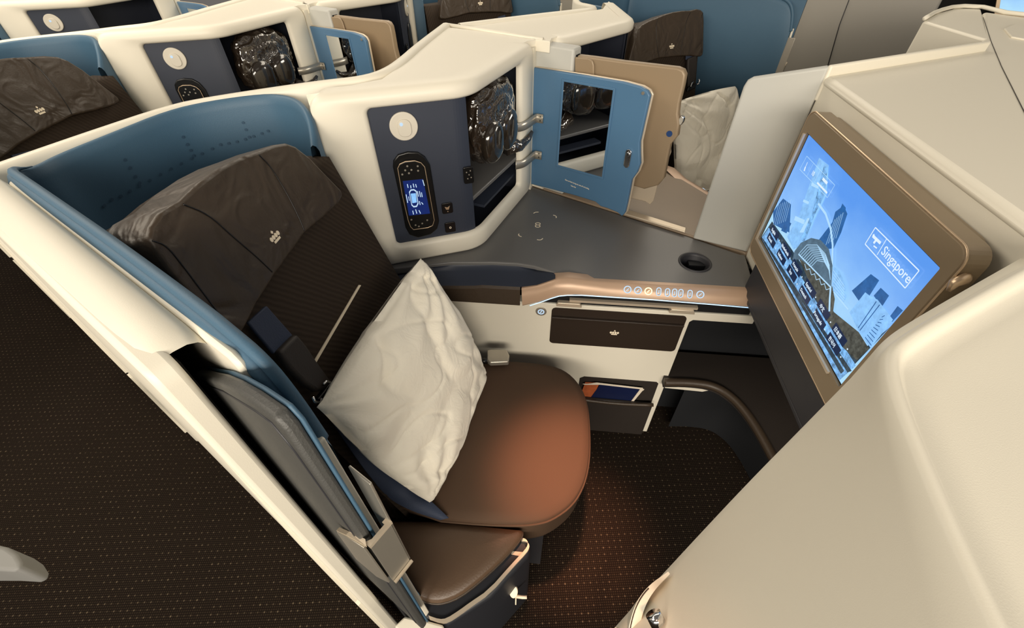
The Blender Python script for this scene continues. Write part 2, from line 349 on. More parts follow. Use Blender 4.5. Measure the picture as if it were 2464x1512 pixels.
pp_ = [dn(p, -.001) for p in offset(lin_path, .004)][42:]
tube('lining_piping', pp_, [min(.0065, .0008 + .0008 * i) for i in range(len(pp_))], BLUE, shell)
# stitched holes on the lining
surf = offset(lin_path, .0072)
def hitpath(u, v, path):
    d = ray(u, v); best = None
    for a, b in zip(path, path[1:]):
        ax, ay, bx_, by = a.x, a.y, b.x, b.y
        den = d.x * (by - ay) - d.y * (bx_ - ax)
        if abs(den) < 1e-9: continue
        t = (ax * (by - ay) - ay * (bx_ - ax)) / den; w = (ax * d.y - ay * d.x) / den
        if t > 0 and 0 <= w <= 1 and (best is None or t > best[2]): best = (EYE + d * t, (b - a), t)
    return best
vs, fs = [], []
for q in [(300, 385), (312, 404), (325, 425), (335, 440), (250, 495), (268, 480), (290, 472), (312, 460), (335, 447), (360, 434), (385, 420), (410, 407), (435, 394), (460, 382), (485, 370), (510, 358), (530, 348), (440, 330), (450, 348), (458, 362), (465, 375), (585, 295), (592, 312), (600, 330), (550, 345), (570, 341), (590, 335), (610, 328), (630, 321), (645, 315)]:
    hp = hitpath(*q, surf)
    if not hp: continue
    t_ = hp[1].copy(); t_.z = 0; f = Fr(hp[0], t_, (0, 0, 1))
    if f.ez.dot(EYE - hp[0]) < 0: f = Fr(hp[0], -t_, (0, 0, 1))
    o = len(vs); vs += [f(x, y, 0.0015) for x, y in circ(0, 0, 0.0032, 8)]; fs.append(tuple(range(o, o + 8)))
HOLES = (vs, fs)

# sliding door of the suite
sd = thing('sliding_suite_door', 'grey leather sliding suite door with blue edge, pulled a little out of its slot', 'sliding door', AB(0.4, 0.058))
DZ = .475
dp = [(0.24, DZ), (0.24, 1.16), (0.25, 1.172), (0.29, 1.163), (0.33, 1.148), (0.367, 1.129), (0.42, 1.095), (0.473, 1.063), (0.53, 1.03), (0.60, 1.0), (0.60, DZ)]
dp = [(a, min(z, 1.16 if a > .39 else 9)) for a, z in dp]
prism('door_panel', [AB(a, 0.0440, z) for a, z in dp if a <= .48] + [AB(0.48, .044, DZ)], BX * 0.0125, GREYD, sd, bevel=0.004)
prism('blue_inner_pad', [AB(a + .0005, 0.0567, z - .001) for a, z in dp if a <= .48] + [AB(0.48, .0567, DZ)], BX * 0.0042, BLUE, sd, bevel=0.0018)
st = []
for i in range(10):
    pass
path = [AB(0.252, .0438, z / 100) for z in range(50, 114, 2)] + [AB(0.262, .0438, 1.155), AB(0.29, .0438, 1.148), AB(0.367, .0438, 1.114), AB(0.473, .0438, 1.047)]
tube('seam_stitching', path, 0.0012, DGREY, sd, n=5)
# handle
hd = prism('pull_handle', [AB(0.232, 0.040, .935), AB(0.262, 0.0375, .925), AB(0.285, 0.036, .905), AB(0.295, 0.036, .79), AB(0.262, .0385, .77), AB(0.232, 0.041, .80)], BX * 0.003, STEEL, sd, bevel=0.001)
prism('handle_wrap', [AB(0.2315, 0.046, z) for z in (.80, .935)] + [AB(0.2275, 0.046, z) for z in (.935, .80)], BX * 0.030, STEEL, hd)
prism('handle_inner_plate', [AB(0.229, 0.076, z) for z in (.80, 1.03)] + [AB(0.262, 0.076, z) for z in (1.03, .80)], BX * 0.003, STEEL, hd, bevel=0.001)
prism('handle_lip', [AB(0.2270, 0.046, .800), AB(0.2235, 0.046, .800), AB(0.2235, 0.078, .800), AB(0.2270, 0.078, .800)], (0, 0, .004), CHAMP, hd)
prism('handle_edge', [AB(0.2290, 0.043, .935), AB(0.262, 0.039, .925), AB(0.285, .037, .906), AB(0.285, .0415, .906), AB(0.262, .0435, .925), AB(0.236, 0.0475, .935)], (0, 0, .003), CHAMP, hd)
prism('handle_edge', [AB(0.2265, 0.045, .930), AB(0.2265, 0.078, .930), AB(0.235, 0.078, .930), AB(0.235, 0.071, .93), AB(0.231, 0.071, .930), AB(0.231, 0.052, .930), AB(0.235, 0.045, .93)], (0, 0, .006), CHAMP, hd)

# ------------------------------------------------------------------ storage cabinet
K0, K1, K2 = V((-0.512, 0.883, 0)), V((-0.199, 1.018, 0)), V((-0.082, 1.386, 0))
d1, d2 = (K1 - K0).normalized(), (K2 - K1).normalized()
RAD = 0.10; ang = math.acos(d1.dot(d2)); TT = RAD * math.tan(ang / 2)
LA = (K1 - K0).length - TT; LB = RAD * ang; LCn = (K2 - K1).length - TT; LT = LA + LB + LCn
def cab(s, z, h=0.0):
    n1 = V((d1.y, -d1.x, 0))
    if s <= LA: p, t = K0 + d1 * s, d1
    elif s <= LA + LB:
        th = (s - LA) / RAD; c = K0 + d1 * LA - n1 * RAD; n = Matrix.Rotation(th, 3, 'Z') @ n1; p = c + n * RAD; t = V((-n.y, n.x, 0))
    else: p, t = K1 + d2 * TT + d2 * (s - LA - LB), d2
    return V((p.x, p.y, z)) + V((t.y, -t.x, 0)) * h
def s_of1(x): return x
TZ = 0.715
cabinet = thing('storage_cabinet', 'nearest white storage cabinet, its blue mirror door open above the console', 'cabinet', (-0.25, 1.15, TZ))
SI0, SI1 = 0.112, LT - 0.092; ZI0, ZI1 = 0.776, 1.125
def loop_pts(s0, z0, s1, z1, r, ns=44, nz=10):
    pts = []
    cs = [(s1 - r, z1 - r, 0), (s0 + r, z1 - r, 90), (s0 + r, z0 + r, 180), (s1 - r, z0 + r, 270)]
    def arc(k): 
        cx, cz, a0 = cs[k]; return [(cx + r * math.cos(math.radians(a0 + 15 * i)), cz + r * math.sin(math.radians(a0 + 15 * i))) for i in range(7)]
    def seg(p, q, n): return [(p[0] + (q[0] - p[0]) * i / n, p[1] + (q[1] - p[1]) * i / n) for i in range(1, n)]
    A = [arc(k) for k in range(4)]
    for k in range(4):
        pts += A[k] + seg(A[k][-1], A[(k + 1) % 4][0], ns if k in (0, 2) else nz)
    return pts
def row(s0, z0, s1, z1, r, h): return [cab(s, z, h) for s, z in loop_pts(s0, z0, s1, z1, r)]
ZB, ZT = TZ + .001, 1.162
loft('front_frame', [row(.012, ZB, LT - .004, ZT, .03, -.05), row(.006, ZB, LT - .002, ZT, .03, -.022), row(.001, ZB + .001, LT, ZT - .002, .03, -.012), row(.003, ZB + .003, LT - .002, ZT - .006, .03, -.005), row(.010, ZB + .010, LT - .008, ZT - .014, .028, 0), row(SI0 - .010, ZI0 - .012, SI1 + .010, ZI1 + .008, .018, 0), row(SI0 - .003, ZI0 - .004, SI1 + .003, ZI1 + .003, .014, -.004), row(SI0, ZI0, SI1, ZI1, .012, -.010), row(SI0, ZI0, SI1, ZI1, .012, -.017)], WHITE, cabinet, cu=True)
# top: plan polygon
top_front = [cab(s, 0, -.022) for s in [LT * i / 40 for i in range(41)]]
back = [P2(Zp(*q, 1.16)) for q in ((1072, 66), (1020, 111), (970, 155), (918, 192), (862, 203))]
endc = [AB(0.748, 1.205), AB(0.80, 1.208)]
top_poly = top_front + endc + back + [P2(Zp(750, 226, 1.16))]
prism('top_panel', [up_(p, 1.132) for p in top_poly], (0, 0, 0.0295), WHITE, cabinet, bevel=0.003, ang=50)
prism('end_panel', [up_(cab(LT, 0, -.002), TZ), up_(AB(0.755, 1.200), TZ), up_(AB(1.08, 1.200), TZ), up_(AB(1.06, 1.17), TZ), up_(AB(.78, 1.17), TZ)], (0, 0, 0.43), WHITE, cabinet)
tube('center_rim', [up_(p, 1.162) for p in (AB(0.775, 1.199), AB(0.95, 1.199), AB(1.09, 1.199))], 0.006, WHITE, cabinet)
# navy panel
SP = LA + LB * 0.5 + .002
cols = [SI0 - .006 + (SP - SI0 + .006) * i / 30 for i in range(31)]
loft('navy_panel', [[cab(s, ZI0 - .006, -.014) for s in cols], [cab(s, ZI1 + .006, -.014) for s in cols], [cab(s, ZI1 + .006, -.024) for s in cols], [cab(s, ZI0 - .006, -.024) for s in cols]], NAVY, cabinet, cv=True, smooth=False)
# interior
c2 = [cab(s, 0, -.018) for s in (SP - .004, SP + .08, SP + .2, LT - .03)]
inw = V((-d2.y, d2.x, 0))
room = [up_(c2[0], 0), up_(c2[0] + inw * .15, 0), up_(c2[3] + inw * .16, 0), up_(c2[3], 0)]
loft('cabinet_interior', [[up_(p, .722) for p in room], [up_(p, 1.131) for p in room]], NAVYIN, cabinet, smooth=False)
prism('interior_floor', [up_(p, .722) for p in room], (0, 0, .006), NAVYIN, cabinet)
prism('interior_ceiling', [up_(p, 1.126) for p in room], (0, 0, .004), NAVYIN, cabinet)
prism('shelf', [up_(p, .855) for p in (c2[0] + inw * .0, c2[0] + inw * .145, c2[3] + inw * .155, c2[3] - inw * .004)], (0, 0, .012), TABLE, cabinet, bevel=.003)
prism('shelf_step', [up_(p, .80) for p in (c2[1] + inw * .01, c2[1] + inw * .05, c2[3] + inw * .05, c2[3] + inw * .01)], (0, 0, .008), NAVY, cabinet)
# fittings on the straight face
CF = Fr(K0, d1, (0, 0, 1)); HN = -.014
def cpx(u, v): return CF.px(u, v, HN)
lx, ly = cpx(971, 303)
lampb = fplate('reading_light', CF, circ(lx, ly, .0315, 40), HN, HN + .006, LAMPW, cabinet, bevel=.002)
fplate('lamp_body', CF, rrect(lx - .014, ly - .022, lx + .016, ly + .016, .013, 6), HN + .006, HN + .0095, LAMPW, lampb, bevel=.0015)
fplate('lamp_lens', CF, circ(lx - .005, ly + .007, .0038, 16), HN + .0095, HN + .0105, ICON, lampb, label='small lit lens')
dock_o = [cpx(*q) for q in ((945, 400), (946, 385), (957, 370), (980, 363), (1005, 364), (1022, 375), (1034, 395), (1040, 430), (1056, 530), (1052, 548), (1036, 562), (1005, 570), (985, 563), (975, 545), (963, 480))]
fplate('handset_dock', CF, dock_o, HN, HN + .007, BLACK, cabinet, bevel=.003)
for q, nm in (((1076, 500), 'call_button'), ((1083, 546), 'lamp_button')):
    x, y = cpx(*q); b_ = fplate(nm, CF, rrect(x - .0145, y - .0155, x + .0145, y + .0155, .005), HN, HN + .004, BLACK, cabinet, bevel=.001)
    if nm == 'call_button':
        fmulti('button_icon', CF, [[(x - .007, y + .006), (x, y + .003), (x + .007, y + .007), (x + .003, y - .004), (x - .004, y - .003)], circ(x, y - .009, .0016, 10)], HN + .004, GOLD, b_)
    else: fring('button_icon', CF, circ(x, y, .0032, 14), circ(x, y, .0018, 14), HN + .004, HN + .0048, CREAM, b_)
x, y = cpx(1124, 421)
us = fplate('power_outlet', CF, rrect(x - .010, y - .022, x + .016, y + .022, .005), HN, HN + .005, BLACK, cabinet, bevel=.001)
fmulti('outlet_pins', CF, [circ(x + dx, y + dy, .0018, 8) for dx, dy in ((-.002, .009), (.008, .012), (0, -.008), (.009, -.006), (.004, .002))], HN + .005, STEEL, us)

# handset (sits in the dock)
hs = thing('handset_remote', 'black handset with lit blue screen docked in the navy panel beside the seat', 'handset', CF(*cpx(990, 470), HN + .007))
HH = HN + .0075
def hpx(u, v): return CF.px(u, v, HH + .006)
body = [hpx(*q) for q in ((957, 405), (962, 395), (975, 389), (998, 387), (1013, 392), (1022, 402), (1027, 430), (1045, 530), (1041, 543), (1030, 548), (995, 553), (988, 546), (982, 530), (968, 470))]
hb = fplate('handset_body', CF, body, HH, HH + .006, BLACK, hs, bevel=.002)
tube('handset_rim', [CF(x, y, HH + .006) for x, y in body], .0011, GOLD, hb, n=6, closed=True)
spoly = [hpx(*q) for q in ((969, 436), (1018, 431), (1035, 514), (984, 519))]
hsc = fplate('handset_screen', CF, spoly, HH + .006, HH + .0064, SBLUE, hs)
B_ = lambda a, b, w: fbar(hpx(*a), hpx(*b), w)
polys = [B_((980, 443), (982, 452), .002), B_((988, 446), (989, 453), .002), B_((994, 442), (996, 451), .002), B_((1000, 443), (1002, 451), .002),
         B_((1017, 433), (1021, 447), .002), B_((1004, 460), (1007, 473), .002), B_((1009, 460), (1012, 474), .002), B_((1014, 463), (1016, 474), .002),
         B_((977, 468), (981, 488), .002), B_((983, 473), (985, 483), .0015), B_((1009, 484), (1011, 493), .002), B_((1014, 487), (1018, 492), .002),
         B_((993, 507), (995, 516), .002), B_((1000, 504), (1003, 514), .002), B_((1008, 506), (1012, 514), .002)]
fmulti('screen_graphics', CF, polys, HH + .0064, ICON, hsc)
cx, cy = hpx(995, 476)
cap = [hpx(*q) for q in ((984, 462), (988, 456), (996, 455), (1002, 459), (1007, 490), (1003, 498), (995, 499), (990, 494))]
cap2 = [(cx + (x - cx) * .8, cy + (y - cy) * .86) for x, y in cap]
fring('screen_outline', CF, cap, cap2, HH + .0064, HH + .0068, ICON, hsc)
fplate('screen_icon', CF, [hpx(*q) for q in ((988, 466), (1000, 465), (1003, 487), (992, 489))], HH + .0064, HH + .0067, S_LT, hsc)
dots = [(980, 400), (975, 410), (990, 409), (984, 417), (968, 420), (1005, 400), (1006, 411), (990, 529), (1000, 542), (1008, 545), (1016, 538), (1028, 530)]
fmulti('handset_key', CF, [circ(*hpx(*q), .0024, 10) for q in dots], HH + .006, STEEL, hs)['kind'] = 'stuff'

# blue mirror door
HD0 = V((-0.078, 1.392, 0)); DE = V((0.212, 1.180, 0))
DF = Fr(HD0, DE - HD0, (0, 0, 1))
door_o = [DF.px(*q) for q in ((1278, 166), (1283, 163), (1400, 181), (1500, 198), (1540, 209), (1557, 219), (1563, 231), (1549, 293), (1538, 343), (1538, 370), (1539, 395), (1532, 415), (1519, 433), (1508, 490), (1503, 512), (1496, 521), (1486, 512), (1462, 502), (1445, 497), (1432, 486), (1380, 470), (1300, 449), (1276, 443))]
win = [DF.px(*q) for q in ((1357, 196), (1476, 217), (1449, 426), (1343, 397))]
door = prism('door', [DF(x, y, 0) for x, y in door_o], DF.ez * -.012, DBLUE, cabinet, bevel=.003, label='blue cabinet door with a mirror')
prism('door_edge', [DF(x, y, -.0125) for x, y in [(x * 1.008, y + .001) for x, y in door_o]], DF.ez * -.006, CHAMP, door, bevel=.002)
wc = (sum(p[0] for p in win) / 4, sum(p[1] for p in win) / 4)
def grow(P, c, d): return [(x + d * (1 if x > c[0] else -1), y + d * (1 if y > c[1] else -1)) for x, y in P]
fring('mirror_frame', DF, grow(win, wc, .006), win, 0, .003, DBLUE, door, bevel=.001)
fplate('mirror', DF, win, 0.0002, .0010, MIRROR, door)
hg = []
for (u, v) in ((1278, 276), (1275, 363)):
    zz = DF.px(u, v)[1]; pts = [cab(LT - .105, zz, -.014), cab(LT - .085, zz, .004), cab(LT - .05, zz, .010), cab(LT - .01, zz, .012), DF(.020, zz, .008), DF(.038, zz, .0035)]
    pts = smooth_path(pts, 2)
    h_ = loft('hinge', [[p + V((0, 0, dz)) for p in pts] for dz in (-.013, .013)], STEEL, door, solid=.003)
    fmulti('hinge_screw', DF, [circ(.029, zz - .006, .003, 10), circ(.029, zz + .006, .003, 10)], .0085, BLACK, door)
lx, ly = DF.px(1512, 381)
lt_ = fplate('latch', DF, rrect(lx - .009, ly - .026, lx + .009, ly + .026, .009), 0, .006, CHROME, door, bevel=.002)
fplate('latch_plunger', DF, circ(lx + .001, ly + .014, .006, 14), .006, .010, CHROME, door, bevel=.002)
fplate('bumper_stud', DF, circ(*DF.px(1548, 224), .004, 12), 0, .003, STEEL, door)
for i, (s_, q) in enumerate((("Close and latch during taxi, take-off and landing,", (1390, 447)), ("keep clear", (1388, 457)))):
    a = DF.px(1337, 428); b = DF.px(1443, 460); tx = ((a[0] + b[0]) / 2, (a[1] + b[1]) / 2)
    if i: tx = (tx[0] - .012, tx[1] - .012)
    ftext('notice_text', DF, s_, tx[0], tx[1], .0062, .0003, S_WHITE if False else CREAM, door, sx=.78)

# headset in its wrap
bc = cab(LA + LB + .115, 1.0, -.045)
hset = thing('bagged_headset', 'black headset in crinkled shiny plastic wrap hanging in the nearest cabinet opening', 'headset', up_(bc, .92))
def blob(name, c, rx, ry, rz, ax, m, parent, amp, freq, seed, sub=4):
    bm = bmesh.new(); bmesh.ops.create_icosphere(bm, subdivisions=sub, radius=1); ex, ey = ax
    for v in bm.verts:
        n = v.co.normalized(); d = 1 + amp * (1 - abs(noise.noise(n * freq + V((seed, 0, 0)))) * 2.2) + amp * .5 * noise.noise(n * freq * 2.3 + V((0, seed, 0)))
        q = V((math.copysign(abs(n.x) ** .8, n.x) * rx, math.copysign(abs(n.y) ** .8, n.y) * ry, math.copysign(abs(n.z) ** .75, n.z) * rz)) * d
        v.co = c + ex * q.x + ey * q.y + V((0, 0, q.z))
    me = bpy.data.meshes.new(name); bm.to_mesh(me); bm.free(); return link(name, me, m, parent, smooth=True)
nrm2 = V((d2.y, -d2.x, 0))
blob('plastic_wrap', up_(bc + d2 * .012, 1.020), .112, .045, .098, (d2, nrm2), BAG, hset, .10, 2.2, 3.1, 5)
blob('ear_cup', up_(bc - d2 * .050, .985) + nrm2 * .040, .047, .022, .052, (d2, nrm2), CUPM, hset, .03, 2, 1.0, 3)
blob('ear_cup', up_(bc + d2 * .045, .985) + nrm2 * .040, .045, .022, .054, (d2, nrm2), CUPM, hset, .03, 2, 5.0, 3)
tail = [up_(bc + d2 * .09, .92) + nrm2 * .02, up_(bc + d2 * .13, .905) + nrm2 * .040, up_(bc + d2 * .165, .918) + nrm2 * .055, up_(bc + d2 * .18, .935) + nrm2 * .062]
tube('wrap_corner', tail, [.03, .017, .010, .005], BAG, hset, n=9)

# ------------------------------------------------------------------ console: table, copper rail, side wall
con = thing('side_console', 'nearest slate-topped side console with copper control rail', 'console', (0.1, 1.05, 0))
edge_px = [(900, 650), (935, 648), (1033, 637), (1086, 631), (1186, 631), (1245, 634), (1286, 641), (1336, 657), (1369, 668)]
edge = [Zp(*q, TZ) for q in edge_px] + [V((0.12, .905, TZ)), V((0.53, .905, TZ))]
backe = [V((0.548, 1.065, TZ)), AB(0.05, 1.19, TZ), AB(0.20, 1.195, TZ), AB(0.75, 1.195, TZ), AB(0.98, 1.17, TZ), V((-.52, 1.0, TZ))]
TF = Fr((0, 0, TZ), (1, 0, 0), (0, 1, 0)); cupx, cupy = TF.px(1672, 632)
def holed(name, outer, hole, z, th, bev, m, parent):
    cu = bpy.data.curves.new('c', 'CURVE'); cu.dimensions = '2D'; cu.fill_mode = 'BOTH'; cu.extrude = th / 2 - bev; cu.bevel_depth = bev; cu.bevel_resolution = 2; cu.offset = -bev
    for L in (outer, hole):
        sp = cu.splines.new('POLY'); sp.points.add(len(L) - 1); sp.use_cyclic_u = True
        for p, q in zip(sp.points, L): p.co = (q[0], q[1], 0, 1)
    o = bpy.data.objects.new('c', cu); C.objects.link(o); dg = bpy.context.evaluated_depsgraph_get(); me = bpy.data.meshes.new_from_object(o.evaluated_get(dg))
    bpy.data.objects.remove(o); bpy.data.curves.remove(cu); me.materials.clear()
    for v in me.vertices: v.co.z += z - th / 2
    for p in me.polygons: p.use_smooth = True
    smooth_by_angle(me, 40)
    return link(name, me, m, parent)
holed('tabletop', [(p.x, p.y) for p in edge + backe], circ(cupx, cupy, .038, 40), TZ, .022, .004, TABLE, con)
cwr = lambda r, z: [V((x, y, z)) for x, y in circ(cupx, cupy, r, 40)]
loft('cup_holder', [cwr(.0445, TZ - .001), cwr(.0445, TZ + .002), cwr(.0425, TZ + .0032), cwr(.0395, TZ + .0022), cwr(.0365, TZ - .004), cwr(.034, TZ - .045), cwr(.032, TZ - .050), cwr(.002, TZ - .051)], DGREY, con, cu=True)
led = [V((x, .8935, z)) for x, z in ((-.46, .672), (-.30, .676), (-.20, .684))] + [Yp(*q, .895) for q in ((1160, 686), (1252, 691), (1292, 686), (1336, 671))]
ef = [edge[i] for i in (1, 2, 3, 4, 5, 6, 7)]
def mixp(a, b, t): return a * (1 - t) + b * t
rows = []
for t in (0, .2, .5, .8, 1):
    r_ = []
    for a, b in zip(ef, led):
        p = mixp(a - V((0, 0, .010)), b, t); p.y += .018 * math.sin(t * math.pi); r_.append(p)
    rows.append(r_)
loft('navy_recess', rows, NAVY, con)
lu = [V((-.47, .8935, .672))] + led[1:5]
ll = [V((p.x, .886, .628)) for p in lu]
loft('armrest_ledge', [[p + V((0, .05, 0)) for p in lu], lu, [p + V((0, -.006, -.006)) for p in lu], ll, [p + V((0, .05, 0)) for p in ll]], LEATH, con, smooth=False)
# copper rail
ct = [Yp(*q, .899) for q in ((1255, 692), (1292, 686), (1315, 678), (1336, 671), (1369, 669))] + [V((.12, .904, .7165)), V((.30, .904, .7165)), V((.515, .904, .7165))]
cb = [Yp(*q, .880) for q in ((1257, 736), (1296, 727), (1318, 720), (1340, 713), (1385, 709))] + [Yp(1500, 716, .880), Yp(1640, 725, .880), Yp(1815, 740, .880)]
loft('copper_rail', [[p + V((0, .03, -.004)) for p in ct], [p + V((0, .004, 0)) for p in ct], [mixp(a, b, .06) + V((0, -.003, 0.001)) for a, b in zip(ct, cb)], [mixp(a, b, .5) + V((0, -.004, 0)) for a, b in zip(ct, cb)], [mixp(a, b, .94) + V((0, -.001, 0)) for a, b in zip(ct, cb)], cb, [p + V((0, .03, -.002)) for p in cb]], COPPER, con)
tube('light_strip', [Yp(*q, .879) for q in ((1275, 736), (1300, 728), (1325, 719), (1345, 713), (1365, 711), (1400, 711), (1573, 722), (1700, 732), (1815, 742))], .0013, LEDS, con, label='thin bluish-white light strip')
RF = Fr(mixp(ct[6], cb[6], .5), V((1, 0, 0)), (mixp(ct[6], cb[6], 0) - cb[6]).normalized())
RH = .0052
btn_px = [(1510, 697, 'o'), (1535, 699, 'o'), (1560, 701, 'y'), (1585, 702, 'p'), (1606, 704, 'p'), (1623, 705, 'p'), (1638, 706, 'p'), (1660, 708, 'p'), (1685, 709, 'o')]
WARMI = mat('warm_icon', (250, 236, 190), .5, emit=(250, 232, 180), estr=.9)
for u, v, k_ in btn_px:
    x, y = RF.px(u, v, RH)
    if k_ in 'oy':
        o_ = fring('control_button', RF, circ(x, y, .0102, 24, .0100), circ(x, y, .0074, 24, .0072), RH, RH + .0008, ICON if k_ == 'o' else WARMI, con)
        fmulti('button_icon', RF, [fbar((x - .003, y - .003), (x + .003, y + .003), .0022)], RH, ICON if k_ == 'o' else WARMI, o_)
    else:
        o_ = fring('control_button', RF, rrect(x - .0066, y - .0112, x + .0066, y + .0112, .0064, 6), rrect(x - .0042, y - .0088, x + .0042, y + .0088, .004, 6), RH, RH + .0008, ICON, con)
        fmulti('button_icon', RF, [fbar((x, y - .004), (x + .0005, y + .004), .002)], RH, ICON, o_)
# charging marks on the tabletop
def arcpath(q, n=6):
    a, b, c = [TF.px(*p) for p in q]; return [((1 - t) ** 2 * a[0] + 2 * t * (1 - t) * b[0] + t * t * c[0], (1 - t) ** 2 * a[1] + 2 * t * (1 - t) * b[1] + t * t * c[1]) for t in [i / n for i in range(n + 1)]]
marks = []
for q in (((1284, 514), (1287, 510), (1296, 511)), ((1331, 518), (1341, 520), (1338, 525)), ((1249, 563), (1245, 568), (1255, 570)), ((1292, 577), (1302, 580), (1306, 574))):
    P = arcpath(q); marks += [fbar(a, b, .0026) for a, b in zip(P, P[1:])]
cxm, cym = TF.px(1294, 542)
for dy in (-.006, .007):
    o_ = circ(cxm, cym + dy, .0075, 14, .0065)
    marks += [fbar(o_[i], o_[(i + 1) % 14], .0026) for i in range(14)]
for k_ in range(4): fmulti('charging_mark', TF, marks[6 * k_:6 * k_ + 6], .0002, CREAM, con, label='cream corner mark of the charging spot')
fmulti('charging_mark', TF, marks[24:], .0002, CREAM, con, label='cream chain mark of the charging spot')
# white side wall with pockets
YW = .895
WF = Fr((0, YW, 0), (1, 0, 0), (0, 0, 1))      # normal -y
wo = [WF.px(1090, 732), WF.px(1820, 772)]
wall_pts = [(-.47, .03), (.3945, .03), (.3945, .598), (.402, .606), (.56, .606), (.56, .634), (-.47, .634)]
fplate('side_wall', WF, wall_pts, -.03, 0, WHITE, con, bevel=.002)
tb = [WF.px(*q) for q in ((1325, 742), (1330, 739), (1644, 762), (1648, 767), (1612, 842), (1606, 848), (1330, 832), (1322, 826))]
zt, zb = .620, .482
pk = fplate('leather_pocket', WF, rrect(.014, .476, .383, .621, .012), 0, .0025, POCK, con, label='dark brown leather pocket')
fplate('pocket_flap', WF, [(.016, .585), (.381, .585), (.381, .592), (.016, .592)], .0025, .011, POCK, pk, bevel=.002)
crown(WF, *WF.px(1478, 800), .0155, .003, pk)
fplate('rail_gap', WF, [(-.05, .636), (.54, .636), (.54, .668), (-.02, .668)], -.012, -.004, VOID, con)
for (u0, v0, u1, v1) in ((1338, 722, 1402, 732), (1608, 738, 1676, 748)):
    a = WF.px(u0, v1); b = WF.px(u1, v0); fplate('tray_catch', WF, [(a[0], a[1]), (b[0], a[1]), (b[0] - .006, a[1] + .014), (a[0] + .004, a[1] + .014)], -.004, .010, CHAMP, con, bevel=.002)
fplate('tray_edge', WF, [(.06, .650), (.40, .650), (.40, .658), (.06, .658)], -.004, .006, CHAMP, con)
x, y = WF.px(1302, 749); kb = fplate('seat_control', WF, circ(x, y, .0155, 28), 0, .003, STEEL, con, bevel=.001)
fring('control_icon', WF, circ(x, y, .0095, 20), circ(x, y, .0065, 20), .003, .0038, ICON, kb)
fmulti('control_icon', WF, [fbar((x - .002, y - .004), (x + .002, y + .004), .003)], .003, ICON, kb)
pk2 = fplate('magazine_pocket', WF, [(.122, .03), (.372, .03), (.372, .318), (.365, .325), (.135, .325), (.122, .315)], 0, .002, DGREY if False else SHEATH, con)
lower = fplate('pocket_front', WF, [(.122, .04), (.372, .04), (.372, .228), (.122, .232)], .010, .022, SHEATH, pk2, bevel=.004)
tube('pocket_rim', [WF(.122 + .25 * i / 10, .232 - .008 * math.sin(math.pi * i / 10), .024) for i in range(11)], .006, LEATH, pk2)
mg = thing('magazine_bundle', 'folded magazines in the lower pocket of the side wall', 'magazine', WF(.23, .24, .006))
MF = Fr(WF(0, 0, .004), (1, 0, 0), (0, 0, 1))
fplate('navy_cover', MF, [(.165, .22), (.300, .22), (.318, .300), (.190, .306)], .003, .007, MAG1, mg)
fplate('orange_cover', MF, [(.130, .22), (.172, .22), (.186, .306), (.140, .303)], .002, .006, MAG2, mg)
fplate('page_edges', MF, [(.133, .300), (.150, .302), (.175, .312), (.325, .303), (.330, .292), (.320, .290), (.316, .297), (.19, .304), (.14, .297)], .007, .009, PAPER, mg)
fplate('page_side', MF, [(.300, .22), (.308, .22), (.326, .286), (.331, .297), (.318, .297)], .007, .0085, PAPER, mg)

# footwell beyond the side wall
fwl = thing('footwell_ottoman', 'dark footwell ledge with brown padded rim under the monitor', 'ottoman', (.5, .9, 0))
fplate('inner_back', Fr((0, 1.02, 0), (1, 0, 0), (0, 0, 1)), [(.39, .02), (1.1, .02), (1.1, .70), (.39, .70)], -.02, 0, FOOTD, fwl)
arc = [Zp(*q, .36) for q in ((1600, 918), (1660, 918), (1720, 926), (1765, 955), (1800, 995), (1832, 1045), (1868, 1112), (1890, 1160))]
arc = smooth_path(arc, 2)
prism('ledge_top', [p - V((0, 0, .03)) for p in arc] + [V((.9, arc[-1].y, .33)), V((1.1, 1.0, .33)), V((arc[0].x, 1.0, .33))], (0, 0, .03), SHEATH, fwl)
tube('padded_rim', [p + V((0, 0, -.004)) for p in arc], .013, LEATH, fwl)
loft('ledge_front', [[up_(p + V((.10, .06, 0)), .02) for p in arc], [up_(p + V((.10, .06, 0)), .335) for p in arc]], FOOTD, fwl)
RLF = Fr((0, .885, 0), (1, 0, 0), (0, 0, 1))
fplate('rail', RLF, [RLF.px(*q) for q in ((1606, 915), (1612, 922), (1640, 928), (1722, 937), (1690, 943), (1600, 934))], -.02, 0, WHITE, fwl)

# ------------------------------------------------------------------ seat
BS = -.282
def bx(z): return -.404 + BS * (z - .773)
seat = thing('airline_seat', 'nearest brown leather seat with crown headrest and white pillow', 'seat', (-.05, .6, 0))
# cushion
cpx_ = [(1120, 868), (1230, 868), (1310, 874), (1360, 888), (1395, 920), (1414, 965), (1420, 1030), (1420, 1100), (1408, 1160), (1380, 1210), (1330, 1246), (1290, 1257), (1240, 1260), (1150, 1256), (1060, 1248)]
cpl = [P2(Zp(*q, .45)) for q in cpx_]
cpl = cpl[:1] + smooth_path(cpl[1:], 2) + [V((-.31, .385, 0)), V((-.33, .60, 0)), V((-.31, .835, 0))]
cc = V((-.08, .61, 0))
def ring(sc, z): return [up_(cc + (p - cc) * sc, z) for p in cpl]
rows = [ring(.90, .30), ring(.955, .318), ring(.985, .35), ring(.990, .405), ring(1.0, .43), ring(.996, .444), ring(.98, .4505), ring(.90, .456), ring(.70, .460), ring(.4, .462), ring(.1, .463)]
loft('seat_cushion', rows, CUSH, seat, cu=True, caps=True)
tube('cushion_piping', [up_(cc + (p - cc) * 1.0, .435) for p in cpl], .0032, CUSH, seat, closed=True, n=6)
